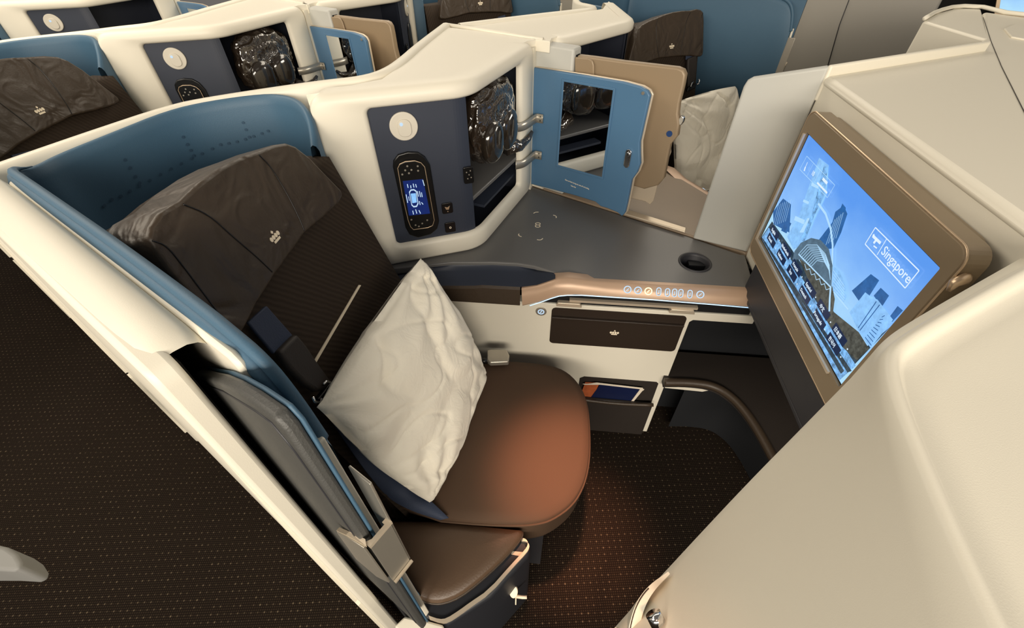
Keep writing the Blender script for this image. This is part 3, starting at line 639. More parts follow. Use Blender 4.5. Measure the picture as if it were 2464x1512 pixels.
prism('seat_base', [(-.30, .42, .02), (.03, .42, .02), (.03, .80, .02), (-.30, .80, .02)], (0, 0, .29), DGREY, seat)
# backrest : grid surface with slight wings
ny, nz = 17, 15
def backpt(t, w, off=0):
    y = .372 + .468 * t; z = .40 + .66 * w
    edge_ = (abs(t - .5) * 2); bulge = .020 * max(0, (edge_ - .62)) / .38 - .010 * (edge_ > .97)
    return V((bx(z) + bulge + off, y, z))
front = [[backpt(i / (ny - 1), j / (nz - 1)) for i in range(ny)] for j in range(nz)]
loft('backrest', front + [[p + V((-.07, 0, 0)) for p in front[-1]], [p + V((-.07, 0, 0)) for p in front[0]]], FABRIC, seat, cv=True)
fplate('back_stripe', Fr((bx(.8), 0, .8), (0, 1, 0), V((BS, 0, 1))), [(0, 0)] * 3 if False else [Fr((bx(.8), 0, .8), (0, 1, 0), V((BS, 0, 1))).px(*q, .002) for q in ((863, 686), (868, 687), (758, 877), (752, 875))], .001, .003, CREAM, seat, label='thin white stripe across the backrest')
SFr = Fr((bx(.8), 0, .8), (0, 1, 0), V((BS, 0, 1)))
# headrest
HB = Fr((-.430, 0, 1.0), (0, 1, 0), V((-.28, 0, 1)))
hpoly = [HB.px(*q) for q in ((356, 577), (362, 545), (385, 512), (433, 484), (480, 440), (530, 404), (575, 380), (620, 364), (660, 348), (690, 344), (712, 352), (745, 378), (790, 425), (822, 458), (826, 470), (818, 486), (780, 522), (735, 560), (700, 610), (665, 658), (620, 730), (590, 790), (576, 812), (560, 817), (545, 806), (470, 720), (400, 640))]
def soft_leather():
    m = mat('soft_headrest_leather', (62, 51, 40), .44); nt = m.node_tree; b = nt.nodes['Principled BSDF']
    tc = nt.nodes.new('ShaderNodeTexCoord'); n1 = nt.nodes.new('ShaderNodeTexNoise'); n1.inputs['Scale'].default_value = 11; n1.inputs['Detail'].default_value = 2; n1.inputs['Distortion'].default_value = 1.5
    n2 = nt.nodes.new('ShaderNodeTexNoise'); n2.inputs['Scale'].default_value = 260
    nt.links.new(tc.outputs['Object'], n1.inputs['Vector']); nt.links.new(tc.outputs['Object'], n2.inputs['Vector'])
    b1 = nt.nodes.new('ShaderNodeBump'); b1.inputs['Strength'].default_value = .55; b1.inputs['Distance'].default_value = .02
    b2 = nt.nodes.new('ShaderNodeBump'); b2.inputs['Strength'].default_value = .2; b2.inputs['Distance'].default_value = .002
    nt.links.new(n1.outputs['Fac'], b1.inputs['Height']); nt.links.new(b1.outputs['Normal'], b2.inputs['Normal']); nt.links.new(n2.outputs['Fac'], b2.inputs['Height']); nt.links.new(b2.outputs['Normal'], b.inputs['Normal']); return m
hr = prism('headrest', [HB(x, y, 0) for x, y in hpoly], HB.ez * -.085, soft_leather(), seat, bevel=.014, seg=4, ang=30)
def seam(pts, h=.0002, r=.0011, nm='headrest_seam'):
    P = smooth_path([HB(*HB.px(*q), h) for q in pts], 2); return tube(nm, P, r, BLACK if nm != 'x' else LEATH, hr, n=5)
seam(((440, 492), (500, 515), (560, 570), (610, 612), (640, 640), (655, 655)))
seam(((622, 372), (650, 400), (690, 465), (722, 530), (732, 556)))
seam(((366, 580), (400, 590), (440, 640), (500, 720), (560, 800)))
for p_ in ():
    pass
crown(HB, *HB.px(663, 571, .001), .0155, .0005, hr)
prism('headrest_shell', [HB(x, y, -.086) for x, y in [(p[0] * .97 + .018 - .01, p[1] * .9 + .012) for p in hpoly]], HB.ez * -.03, FABRIC, seat, bevel=.01)
# belts
def strip(name, pts, w, m, parent, th=.003, wd=None, **k):
    pts = smooth_path([V(p) for p in pts], 2); rows = [[], []]
    for i, p in enumerate(pts):
        d = (wd[i] if wd else V((0, 1, 0))); rows[0].append(p - d * w / 2); rows[1].append(p + d * w / 2)
    return loft(name, rows, m, parent, solid=th, **k)
sp = [SFr.px(*q, .03) for q in ((618, 748), (655, 795), (672, 828))]
def sfp(u, v, h): return SFr(*SFr.px(u, v, h), h)
prism('shoulder_belt', [sfp(*q, .022) for q in ((590, 778), (635, 737), (698, 808), (653, 853))], SFr.ez * .006, BELT, seat, bevel=.002)
prism('belt_sheath', [sfp(*q, .024) for q in ((653, 850), (697, 806), (722, 835), (745, 870), (780, 918), (770, 940), (745, 945), (715, 925), (680, 890))], SFr.ez * .016, SHEATH, seat, bevel=.006)
prism('belt_connector', [sfp(*q, .03) for q in ((752, 962), (790, 915), (803, 925), (770, 972))], SFr.ez * .012, BLACK, seat, bevel=.003)
tube('connector_ring', [sfp(*q, .045) for q in ((752, 955), (757, 967), (770, 970), (774, 960))], .003, CHROME, seat, n=6)
tube('connector_ring', [sfp(*q, .045) for q in ((778, 925), (786, 918), (798, 922), (800, 930))], .003, CHROME, seat, n=6)
A_ = [sfp(790, 1000, .012), sfp(800, 1020, .014), sfp(840, 1080, .020), sfp(880, 1137, .030), Zp(933, 1199, .485), Zp(987, 1230, .472), Zp(1060, 1251, .452)]
B2 = [sfp(846, 1000, .012), sfp(856, 1018, .014), sfp(900, 1078, .020), sfp(955, 1130, .030), Zp(990, 1165, .487), Zp(1036, 1205, .475), Zp(1080, 1246, .456)]
loft('lap_belt', [smooth_path(A_, 2), smooth_path(B2, 2)], BELT, seat, solid=.003)
bk = Zp(1190, 866, .470)
bo = prism('buckle', [Zp(*q, .468) for q in ((1172, 852), (1180, 850), (1220, 851), (1226, 864), (1224, 880), (1180, 882), (1172, 876))], (0, 0, .018), STEEL, seat, bevel=.004)
tube('buckle_stem', [Zp(1150, 870, .474), Zp(1176, 868, .476)], .009, BLACK, bo)

# ------------------------------------------------------------------ pillow
pl_ = thing('pillow', 'white crumpled pillow propped diagonally on the nearest brown seat', 'pillow', (-.21, .60, .47))
PA, PB, PR = V((-.364, .374, .845)), V((-.230, .386, .472)), V((-.160, .752, .480)); PT = Zp(1012, 622, .858)
def pillow_mesh(name, PA, PB, PR, PT, parent, seed=0, N=90, thick=.055, sgn=1):
    n = ((PB - PA).cross(PT - PA)).normalized()
    if n.x < 0: n = -n
    front, backr = [], []
    for j in range(N + 1):
        fr_, bk_ = [], []
        for i in range(N + 1):
            s, t = i / N, j / N
            # pinch sides in slightly between the corners
            s2 = s + .035 * (s - .5) * 4 * t * (1 - t); t2 = t + .06 * (t - .5) * 4 * s * (1 - s)
            p = PA * (1 - s2) * (1 - t2) + PB * s2 * (1 - t2) + PR * s2 * t2 + PT * (1 - s2) * t2
            e = max(0, 16 * s * (1 - s) * t * (1 - t)) ; puff = e ** .36
            q = V((s * 3 + seed, t * 3, seed))
            cr = .011 * noise.noise(q * .9) - .010 * max(0, .18 - abs(noise.noise(V((s * 2.2 + t * 1.2, (t - s) * 1.5, 3 + seed)) + V((.3, .2, 0)) * noise.noise(q))))/.18
            for cx_, cy_, f_, a_ in ((0, 1, 15, .0052), (1, 0, 13, .0042), (0, 0, 11, .0034), (1, 1, 12, .0036)):
                dx_, dy_ = s - cx_, t - cy_; r_ = math.hypot(dx_, dy_); th_ = math.atan2(dy_, dx_)
                cr += a_ * math.sin(th_ * f_ + 2.2 * noise.noise(q * 1.3 + V((cx_, cy_, 1)))) * math.exp(-((r_ - .28) / .26) ** 2)
            cr -= .0045 * max(0, .10 - abs(noise.noise(V((s * 5 - t * 3, t * 2.4 + s * 1.6, 7 + seed)))))/.10
            rim = min(s, 1 - s, t, 1 - t); k = min(1, rim / .06)
            fr_.append(p + n * (thick * puff + cr * (.25 + .75 * k))); bk_.append(p + n * (-thick * .8 * puff + cr * .3 * (1 - k)))
        front.append(fr_); backr.append(bk_)
    vs = [p for r in front for p in r] + [p for r in backr for p in r]; M = (N + 1) ** 2; fs = []
    idx = lambda i, j, b: b * M + j * (N + 1) + i
    for j in range(N):
        for i in range(N):
            fs.append((idx(i, j, 0), idx(i + 1, j, 0), idx(i + 1, j + 1, 0), idx(i, j + 1, 0))); fs.append((idx(i, j, 1), idx(i, j + 1, 1), idx(i + 1, j + 1, 1), idx(i + 1, j, 1)))
    bor = [(i, 0) for i in range(N)] + [(N, j) for j in range(N)] + [(i, N) for i in range(N, 0, -1)] + [(0, j) for j in range(N, 0, -1)]
    for a, b in zip(bor, bor[1:] + bor[:1]): fs.append((idx(*a, 0), idx(*a, 1), idx(*b, 1), idx(*b, 0)))
    return link(name, mesh(name, vs, fs), LINEN, parent, smooth=True)
pillow_mesh('pillow_cover', PA, PB, PR, PT, pl_)

# ------------------------------------------------------------------ folding armrest at the aisle
arm = thing('aisle_armrest', 'leather-topped armrest with champagne metal trim in front of the grey door', 'armrest', AB(.27, .2, 0))
AZ_ = .40
def azp(u, v, dz=0): return Zp(u, v, AZ_ + dz)
body_px = [(1230, 1290), (1268, 1298), (1279, 1318), (1270, 1340), (1180, 1437), (1078, 1502), (1030, 1494), (975, 1480)]
bb = [P2(azp(*q)) for q in body_px]
bb2 = bb + [AB(.62, .078), AB(.62, .12), V((-.30, .37, 0)), V((-.10, .375, 0))]
prism('armrest_body', [up_(p, .02) for p in bb2], (0, 0, .375), mat('dark_armrest_body', (34, 36, 42), .5), arm, bevel=.01)
trim = smooth_path([azp(*q) for q in ((1255, 1302), (1266, 1303), (1273, 1309), (1274, 1318), (1268, 1330), (1235, 1365), (1180, 1428), (1130, 1462), (1110, 1477), (1078, 1498), (1060, 1500), (1034, 1491))], 1)
loft('trim_band', [[p + V((0, 0, -.022)) for p in trim], trim, [p + V((-.004, .006, 0)) for p in trim], [p + V((-.004, .006, -.022)) for p in trim]], CHAMP, arm, cv=True, smooth=False)
prism('corner_cap', [azp(*q, -.002) for q in ((973, 1484), (1030, 1495), (1064, 1504), (1070, 1512), (1040, 1545), (985, 1545), (948, 1508))], (0, 0, -.1), WHITE, arm, bevel=.004)
prism('trim_bridge', [azp(*q, -.008) for q in ((1232, 1328), (1262, 1331), (1254, 1341), (1230, 1336))], (0, 0, .004), CHAMP, arm)
pad = [Zp(*q, .425) for q in ((905, 1255), (960, 1254), (1060, 1256), (1160, 1266), (1240, 1275), (1258, 1276), (1257, 1288), (1240, 1312), (1200, 1355), (1150, 1400), (1105, 1434), (1070, 1448), (1045, 1451), (1015, 1444), (990, 1425), (970, 1390), (935, 1330))]
pc = sum(pad, V()) / len(pad); pc.z = .425
pr = smooth_path(pad + [pad[0]], 1)[:-1]
def prg(sc, z): return [up_(pc + (p - pc) * sc, z) for p in pr]
loft('leather_pad', [prg(.97, .396), prg(1.0, .402), prg(1.0, .418), prg(.985, .425), prg(.93, .430), prg(.7, .434), prg(.3, .436), prg(.05, .436)], PADL, arm, cu=True, caps=True)
tube('pad_piping', prg(1.002, .414), .0024, LEATH, arm, closed=True, n=6)
# release tag
tg = thing('pull_tag', 'small cream pin with pull tag on the side of the leather-topped armrest', 'tag', Zp(1240, 1425, .25))
t0 = Zp(1236, 1424, .26)
tfr = Fr(t0, (1, 0, 0), (0, .8, .6))
fplate('pin_head', tfr, circ(0, 0, .010, 16, .014), -.006, .004, CREAM, tg, bevel=.002)
tube('pull_tab', [tfr(.006, -.010, 0), tfr(.022, -.010, 0), tfr(.032, -.009, 0)], .004, CREAM, tg)
tube('pull_cord', [tfr(.006, -.010, 0), tfr(.007, -.028, 0)], .0016, CREAM, tg, n=5)

# ------------------------------------------------------------------ centre divider
cd_ = thing('privacy_divider', 'bronze sliding privacy divider behind the nearest open blue door', 'divider', AB(.5, 1.21, TZ))
DB = 1.21
DVF = Fr(AB(0, DB, 0), -AX, (0, 0, 1))
if DVF.ez.dot(BX) > 0: DVF = Fr(AB(0, DB, 0), AX, (0, 0, 1))
pan = [DVF.px(*q) for q in ((1388, 133), (1430, 138), (1500, 148), (1630, 163), (1644, 169), (1649, 181), (1645, 205), (1634, 250), (1631, 275), (1634, 300), (1630, 328), (1613, 348), (1606, 380), (1597, 430), (1583, 447), (1550, 456), (1530, 450))] + [DVF.px(1395, 420)]
dpn = fplate('divider_panel', DVF, pan, -.022, 0, BRONZE, cd_, bevel=.005)
dp2 = fplate('divider_tab', DVF, [DVF.px(*q) for q in ((1386, 136), (1420, 139), (1429, 145), (1432, 156), (1432, 210), (1386, 205))], .001, .008, BRONZE, cd_, bevel=.003)
fplate('divider_stud', DVF, circ(*DVF.px(1611, 322), .008, 20), 0, .002, mat('blue_stud', (34, 66, 118), .4), dpn, label='blue round stud')
fplate('divider_catch', DVF, circ(*DVF.px(1637, 292), .007, 14, .012), -.016, -.004, CHROME, cd_, bevel=.002)
hx0, hz0 = DVF.px(1292, 106); hx1, hz1 = DVF.px(1386, 126)
x0, x1 = sorted((hx0, hx1))
hou = fplate('divider_housing', DVF, [(x0, .718), (x1, .718), (x1, 1.152), (x0, 1.152)], -.034, .012, GREYW, cd_, bevel=.007)
ex = hx1; sg = 1 if hx1 > hx0 else -1
prism('housing_slot', [DVF(ex + sg * .001, .73, h) for h in (-.022, .0)] + [DVF(ex + sg * .001, 1.135, h) for h in (.0, -.022)], (DVF.ex * sg * .0008), VOID, hou)
rl = [Zp(*q, .722) for q in ((1500, 506), (1508, 507), (1650, 552), (1648, 562), (1500, 517))]
prism('divider_rail', [p for p in rl], (0, 0, .006), CHAMP, cd_, bevel=.002)

# ------------------------------------------------------------------ monitor and its wall
XM = .50
MFm = Fr((XM, 0, 0), (0, -1, 0), (0, 0, 1))       # normal -x
mon = thing('seatback_monitor', 'large tilted-looking bronze-framed seat monitor showing Singapore', 'monitor', (.53, .72, .80))
fo = [MFm.px(*q) for q in ((1800, 600), (1960, 272), (2350, 600), (1985, 970))]
X0 = min(p[0] for p in fo); X1 = max(p[0] for p in fo); Y0, Y1 = .798, 1.140
si = [MFm.px(*q) for q in ((1937, 332), (2266, 641), (2020, 916), (1826, 577))]
SX0 = (si[0][0] + si[3][0]) / 2; SX1 = (si[1][0] + si[2][0]) / 2; SY0 = (si[2][1] + si[3][1]) / 2; SY1 = (si[0][1] + si[1][1]) / 2
oL = rrect(X0, Y0, X1, Y1, .022, 6); iL = rrect(SX0 - .004, SY0 - .004, SX1 + .004, SY1 + .004, .003, 6)
loft('monitor_bezel', [[MFm(x, y, h) for x, y in L] for L, h in ((oL, -.03), (oL, -.004), (rrect(X0 + .003, Y0 + .003, X1 - .003, Y1 - .003, .02, 6), 0), (iL, 0), (iL, -.006))], MONI, mon, cu=True, smooth=False)
tube('bezel_edge', [MFm(x, y, -.002) for x, y in oL], .0017, GOLD, mon, closed=True, n=6)
fplate('monitor_back', MFm, rrect(X0 + .012, Y0 + .012, X1 - .03, Y1 - .006, .02, 6), -.048, -.03, MONI, mon, bevel=.004)
fplate('bezel_lip', MFm, [(SX0 - .010, SY0 - .010), (SX1 - .03, SY0 - .010), (SX1 - .03, SY0 - .0045), (SX0 - .010, SY0 - .0045)], 0, .004, CHAMP, mon)
fplate('bezel_lip', MFm, [(SX0 - .010, SY0 - .0044), (SX0 - .0045, SY0 - .0044), (SX0 - .0045, SY1), (SX0 - .010, SY1)], 0, .004, CHAMP, mon)
fplate('screen_border', MFm, [(SX0 - .004, SY0 - .004), (SX1 + .004, SY0 - .004), (SX1 + .004, SY1 + .004), (SX0 - .004, SY1 + .004)], -.007, -.005, BLACK, mon)
screen = fplate('screen', MFm, [(SX0, SY0), (SX1, SY0), (SX1, SY1), (SX0, SY1)], -.005, -.004, SKY, mon, label='lit screen with a blue city picture')
SH = -.0040
def sx(*qs): return [MFm.px(u, v, SH) for u, v in qs]
def clip(P): return [(min(max(x, SX0), SX1), min(max(y, SY0), SY1)) for x, y in P]
L_ = [0]
def art(name, polys, m, lab=None):
    L_[0] += 1; return fmulti(name, MFm, [clip(p) for p in polys], SH + .00012 * L_[0], m, screen, thick=.0001)
# waterline and ground band
art('picture_ground', [sx((1858, 533), (1905, 600), (2000, 740), (2068, 850), (2112, 812), (2150, 800), (2020, 916), (1826, 577))], S_DK)
art('picture_waterfront', [sx((1832, 575), (1850, 548), (1870, 570), (1985, 760), (2060, 880), (2020, 916))], S_WATER)
art('picture_road', [sx((1832, 575), (1834, 571), (2050, 893), (2040, 897)), sx((1838, 583), (1842, 582), (2032, 893), (2024, 900))], S_DK)
# towers
for P_ in [sx((1862, 540), (1858, 505), (1885, 478), (1904, 492), (1900, 560)), sx((1880, 555), (1893, 530), (1905, 538), (1893, 562))]: art('picture_left_tower', [P_], S_MID)
art('picture_main_tower', [sx((1910, 600), (1895, 570), (1925, 515), (1945, 455), (1972, 380), (1995, 398), (1990, 470), (1965, 520), (1935, 590))], S_LT)
for P_ in [sx((1935, 480), (1948, 486), (1946, 492), (1933, 486)), sx((1915, 520), (1938, 530), (1935, 540), (1912, 530)), sx((1955, 440), (1975, 450), (1973, 456), (1953, 447)), sx((1925, 560), (1945, 525), (1953, 527), (1938, 560))]: art('picture_tower_band', [P_], S_PALE)
art('picture_dark_tower', [sx((1972, 578), (2005, 535), (2012, 510), (2032, 495), (2041, 515), (2026, 560), (2008, 598), (1990, 600)), sx((2022, 508), (2029, 490), (2037, 500), (2036, 512))], S_MID)
for P_ in [sx((2052, 700), (2098, 660), (2118, 675), (2078, 738)), sx((2105, 712), (2122, 693), (2142, 712), (2124, 740)), sx((2140, 768), (2163, 737), (2176, 748), (2150, 775))]: art('picture_right_tower', [P_], S_MID)
art('picture_low_blocks', [sx((2047, 752), (2085, 704), (2098, 714), (2115, 722), (2125, 735), (2070, 800)), sx((2070, 800), (2125, 735), (2152, 770), (2098, 838))], S_LT)
art('picture_block_lines', [fbar(*sx((2068, 790), (2112, 726)), .0016), fbar(*sx((2072, 796), (2120, 734)), .0016)] + [fbar(*sx((2085 + 5 * i, 812 - 6 * i), (2100 + 4 * i, 832 - 9 * i)), .0012) for i in range(9)], S_MID)
art('picture_tower_lines', [fbar(*sx((1862 + 5 * i, 545 - 2 * i), (1876 + 5 * i, 492 - 2 * i)), .0008) for i in range(7)] + [fbar(*sx((1990 + 6 * i, 590 - 4 * i), (2012 + 5 * i, 528 - 4 * i)), .0008) for i in range(5)], S_PALE)['kind'] = 'stuff'
art('picture_tower_shade', [sx((1930, 575), (1958, 510), (1975, 440), (1985, 400), (1994, 402), (1988, 468), (1962, 520), (1938, 585))], S_WATER)
# trees
art('picture_trees', [sx((1940, 655), (1922, 615), (2006, 690), (2012, 720), (2008, 750), (2070, 800), (2095, 840), (2065, 868), (2030, 835), (1985, 760))], S_TREE)
# domes
art('picture_bridge_arc', [fbar(a, b, .0045) for a, b in zip(sx((1972, 490), (1990, 515), (2002, 550), (2007, 590), (2006, 630), (2003, 680), (2000, 720)), sx((1990, 515), (2002, 550), (2007, 590), (2006, 630), (2003, 680), (2000, 720), (1999, 750)))], S_PALE)
dome = [(1910, 625), (1915, 605), (1930, 585), (1955, 573), (1978, 578), (1998, 600), (2007, 640), (2004, 690), (1990, 680), (1955, 645), (1930, 625)]
art('picture_dome', [sx(*dome)], S_DOME)
art('picture_small_dome', [sx((2008, 640), (2025, 655), (2038, 685), (2041, 715), (2035, 728), (2008, 700))], S_LT)
rib = []
for k_ in range(9):
    f = k_ / 9; P = sx((1925 + 34 * f, 612 + 34 * f), (1945 + 28 * f, 590 + 42 * f), (1970 + 20 * f, 590 + 46 * f), (1990 + 10 * f, 612 + 44 * f), (2000 + 2 * f, 640 + 38 * f))
    rib += [fbar(a, b, .0011) for a, b in zip(P, P[1:])]
for k_ in range(6): rib.append(fbar(*sx((2009, 650 + 9 * k_), (2036, 690 + 7 * k_)), .0009))
art('picture_dome_ribs', rib, S_PALE)
art('picture_roof_edge', [fbar(*sx((1925, 612), (2003, 692)), .0026), fbar(*sx((2010, 703), (2045, 745)), .0022)] + [fbar(*sx((1940 + 12 * i, 636 + 12 * i), (1944 + 12 * i, 650 + 12 * i)), .0012) for i in range(5)] + [fbar(*sx((1944 + 12 * i, 650 + 12 * i), (1953 + 12 * i, 647 + 12 * i)), .0012) for i in range(5)], S_PALE)
# language boxes
up_c = [(1865, 558), (1893, 602), (1918, 643), (1950, 692), (1982, 742), (2020, 802)]
lo_c = [(1857, 577), (1881, 617), (1906, 656), (1937, 707), (1972, 766), (2006, 824)]
dirx = 1
boxes = []
for (u, v) in up_c + lo_c:
    x, y = MFm.px(u, v, SH); boxes.append([(x - .017, y - .007), (x + .027, y - .007), (x + .027, y + .009), (x - .017, y + .009)])
art('picture_menu_box', boxes, S_BOX)
L_[0] += 1
for (u, v), t_ in zip(up_c + lo_c, ('English', 'Nederlands', 'Français', 'Español', '中文', '日本語', 'Dansk', 'Italiano', 'ไทย', 'Deutsch', 'Português', '한국어')):
    x, y = MFm.px(u, v, SH); ftext('menu_word', MFm, t_, x, y, .0098, SH + .00012 * L_[0] + .0002, S_WHITE, screen, sx=.85)
art('picture_menu_dot', [circ(*MFm.px(u, v, SH), .0016, 8) for u, v in ((1879, 579), (1905, 622), (1934, 667), (1967, 716), (2003, 776), (2044, 841), (1870, 598), (1895, 640), (1922, 684), (1954, 737), (1989, 794), (2028, 860))], S_WHITE)
# destination plates
def frame_lines(qs, w): P = sx(*qs); return [fbar(P[i], P[(i + 1) % len(P)], w) for i in range(len(P))]
art('picture_plate', frame_lines(((2112, 548), (2218, 652), (2184, 694), (2087, 588)), .0016) + [fbar(*sx((2139, 576), (2116, 614)), .0012)], S_WHITE)
p0 = MFm.px(2162, 637, SH); L_[0] += 1
ftext('destination_word', MFm, 'Singapore', p0[0], p0[1], .0205, SH + .00012 * L_[0], S_WHITE, screen, sx=.92)
art('picture_plane_icon', [fbar(*sx((2106, 568), (2125, 586)), .0045), fbar(*sx((2116, 576), (2108, 586)), .004), fbar(*sx((2106, 568), (2110, 565)), .003), fbar(*sx((2108, 592), (2116, 598)), .002)], S_WHITE)
art('picture_status_plate', frame_lines(((1946, 376), (2014, 446), (1996, 476), (1929, 408)), .0009) + [fbar(*sx((1962, 394), (1946, 425)), .0006), fbar(*sx((1979, 410), (1962, 443)), .0007)], S_PALE)
for P_ in [fbar(*sx((1948, 391), (1943, 402)), .0016), fbar(*sx((1943, 402), (1940, 412)), .004), fbar(*sx((1985, 430), (1996, 442)), .005), fbar(*sx((1972, 440), (1996, 465)), .0036)]: art('picture_status_icon', [P_], S_WHITE)
p1 = MFm.px(1962, 418, SH); L_[0] += 1
ftext('status_number', MFm, '10', p1[0], p1[1], .013, SH + .00012 * L_[0], S_WHITE, screen, sx=.8)
# monitor hook and camera hole
hk = [MFm.px(*q) for q in ((2330, 660), (2345, 640))]
tube('monitor_arm_knob', [Xp(2283, 700, .50), Xp(2296, 682, .50), Xp(2318, 672, .51), Xp(2330, 655, .53)], [.003, .006, .008, .005], GOLD, mon)
# lower housing
low = thing('monitor_base', 'dark grey housing under the seat monitor', 'housing', (.52, .7, .68))
hy0, hy1 = .40, .925
prism('base_panel', [V((.508, hy0, .70)), V((.508, hy1 - .02, .70)), V((.508, hy1, .715)), V((.508, hy1, .79)), V((.508, hy1 - .01, .797)), V((.508, hy0, .797))], (.045, 0, 0), DGREY, low, bevel=.006)
prism('base_lower_edge', [V((.512, hy0, .685)), V((.512, hy1 - .03, .685)), V((.512, hy1 - .02, .698)), V((.512, hy0, .698))], (.05, 0, 0), DGREY, low, bevel=.004)

# front neighbour's shell behind the monitor
fs_ = thing('forward_suite_shell', 'white shell of the suite ahead, filling the right foreground and carrying the monitor', 'seat shell', (.8, .3, 0))
XW = .553; ZC = 1.172
apex = V((XW, 1.075, 0))
mtip = P2(Zp(2380, 100, 1.19))
deck = [apex, mtip, P2(Zp(2366, 28, ZC)), P2(Zp(2470, 42, ZC)), P2(Zp(2700, 62, ZC)), V((2.2, .15, 0)), V((XW, .415, 0))]
prism('deck_panel', [up_(p, ZC - .02) for p in deck], (0, 0, .02), WHITE, fs_, bevel=.010, seg=4)
prism('monitor_wall', [V((XW + .004, .40, .70)), V((XW + .004, 1.075, .70)), V((XW + .03, 1.085, .70)), V((XW + .03, .40, .70))], (0, 0, ZC - .712), WHITE, fs_)
md = (mtip - apex).normalized(); mn = V((-md.y, md.x, 0))
prism('deck_rim', [up_(apex + mn * .004 + md * .0, ZC - .05), up_(mtip + mn * .004, ZC - .05), up_(mtip + mn * .004, ZC + .020), up_(apex + mn * .004, ZC + .020)], mn * -.010, WHITE, fs_, bevel=.004)
# lower right body
LP = [Zp(*q, 1.16) for q in ((2640, 555), (2464, 640), (2330, 715), (2220, 778), (2160, 815), (2128, 842), (2120, 870), (2128, 930), (2160, 1025), (2215, 1165), (2285, 1330), (2370, 1512), (2460, 1700))]
DG = [Zp(*q, z) for q, z in (((2600, 540), 1.13), ((2440, 632), 1.13), ((2310, 706), 1.13), ((2200, 770), 1.135), ((2140, 808), 1.135), ((2108, 838), 1.13), ((2085, 872), 1.11), ((2010, 948), 1.06), ((1920, 1040), 1.0), ((1800, 1162), .92), ((1680, 1290), .83), ((1560, 1420), .73), ((1480, 1510), .66))]
LPs, DGs = smooth_path(LP, 2), smooth_path(DG, 2)
ccR = V((1.1, .1, 0))
def toward(p, d, z): q = (ccR - P2(p)).normalized() * d; return up_(P2(p) + q, z)
rows = [[up_(p, p.z - .12) for p in DGs], [up_(p, p.z - .02) for p in DGs], DGs, [mixp(a, b, .06) + V((0, 0, .003)) for a, b in zip(DGs, LPs)], [mixp(a, b, .5) - V((0, 0, .006)) for a, b in zip(DGs, LPs)], [mixp(a, b, .86) - V((0, 0, .012)) for a, b in zip(DGs, LPs)], [mixp(a, b, .94) - V((0, 0, .005)) for a, b in zip(DGs, LPs)], [p + V((0, 0, .002)) for p in LPs], [toward(p, .004, 1.1645) for p in LPs], [toward(p, .010, 1.164) for p in LPs], [toward(p, .016, 1.156) for p in LPs], [toward(p, .022, 1.151) for p in LPs], [toward(p, .04, 1.150) for p in LPs], [toward(p, .30, 1.150) for p in LPs]]
loft('shell_flank', rows, WHITE, fs_)
prism('shell_deck', [up_(p, 1.135) for p in [toward(q, .20, 0) for q in LPs]] + [V((1.6, -.5, 1.135)), V((1.8, .4, 1.135))], (0, 0, .0148), WHITE, fs_)
sm = [Zp(*q, ZC + .0006) for q in ((2366, 42), (2385, 100), (2410, 160), (2464, 268), (2530, 400))]
tube('deck_seam', [p for p in sm], .0007, SHEATH, fs_, n=5)
prism('cover_plate', [Zp(*q, ZC) for q in ((2415, 72), (2432, 92), (2475, 100), (2600, 110), (2600, 60), (2440, 62))], (0, 0, .004), WHITE, fs_, bevel=.001)
# jamb with strike stud
jb = [Zp(*q, z) for q, z in (((1625, 1358), .78), ((1600, 1382), .75), ((1566, 1406), .72), ((1543, 1440), .70), ((1526, 1482), .67), ((1514, 1530), .64))]
jo = [Zp(*q, z) for q, z in (((1608, 1376), .80), ((1562, 1408), .77), ((1534, 1444), .75), ((1518, 1486), .73), ((1508, 1540), .70))]
ji = [Zp(*q, z) for q, z in (((1612, 1382), .80), ((1582, 1412), .78), ((1557, 1448), .76), ((1543, 1488), .74), ((1534, 1540), .71))]
jo, ji = smooth_path(jo, 2), smooth_path(ji, 2)
loft('door_jamb', [[p - V((0, 0, .5)) for p in jo], jo, ji, [p - V((0, 0, .012)) for p in ji]], WHITE, fs_, smooth=False)
tube('jamb_seam', [p + V((0, 0, .0)) for p in offset(jo, .002)][6:], .0014, LEATH, fs_, n=5)
kp = Zp(1583, 1500, .80)
tube('strike_stud', [kp, kp + V((-.006, .008, .006))], .010, CHROME, fs_, n=14)
# wing partition next to the console
wg = thing('wing_partition', 'white upright wing partition left of the monitor', 'partition', (.48, 1.1, TZ))
w0, w1 = V((.415, 1.128, 0)), V((.553, 1.072, 0)); wt = (w1 - w0).normalized()
wn_ = V((wt.y, -wt.x, 0))
wpts = [up_(w0, TZ + .002), up_(w1, TZ + .002), up_(w1, 1.190), up_(w0 + wt * .014, 1.152), up_(w0 + wt * .004, 1.144), up_(w0, 1.13)]
prism('partition_panel', wpts, wn_ * -.018, GREYW, wg, bevel=.005)

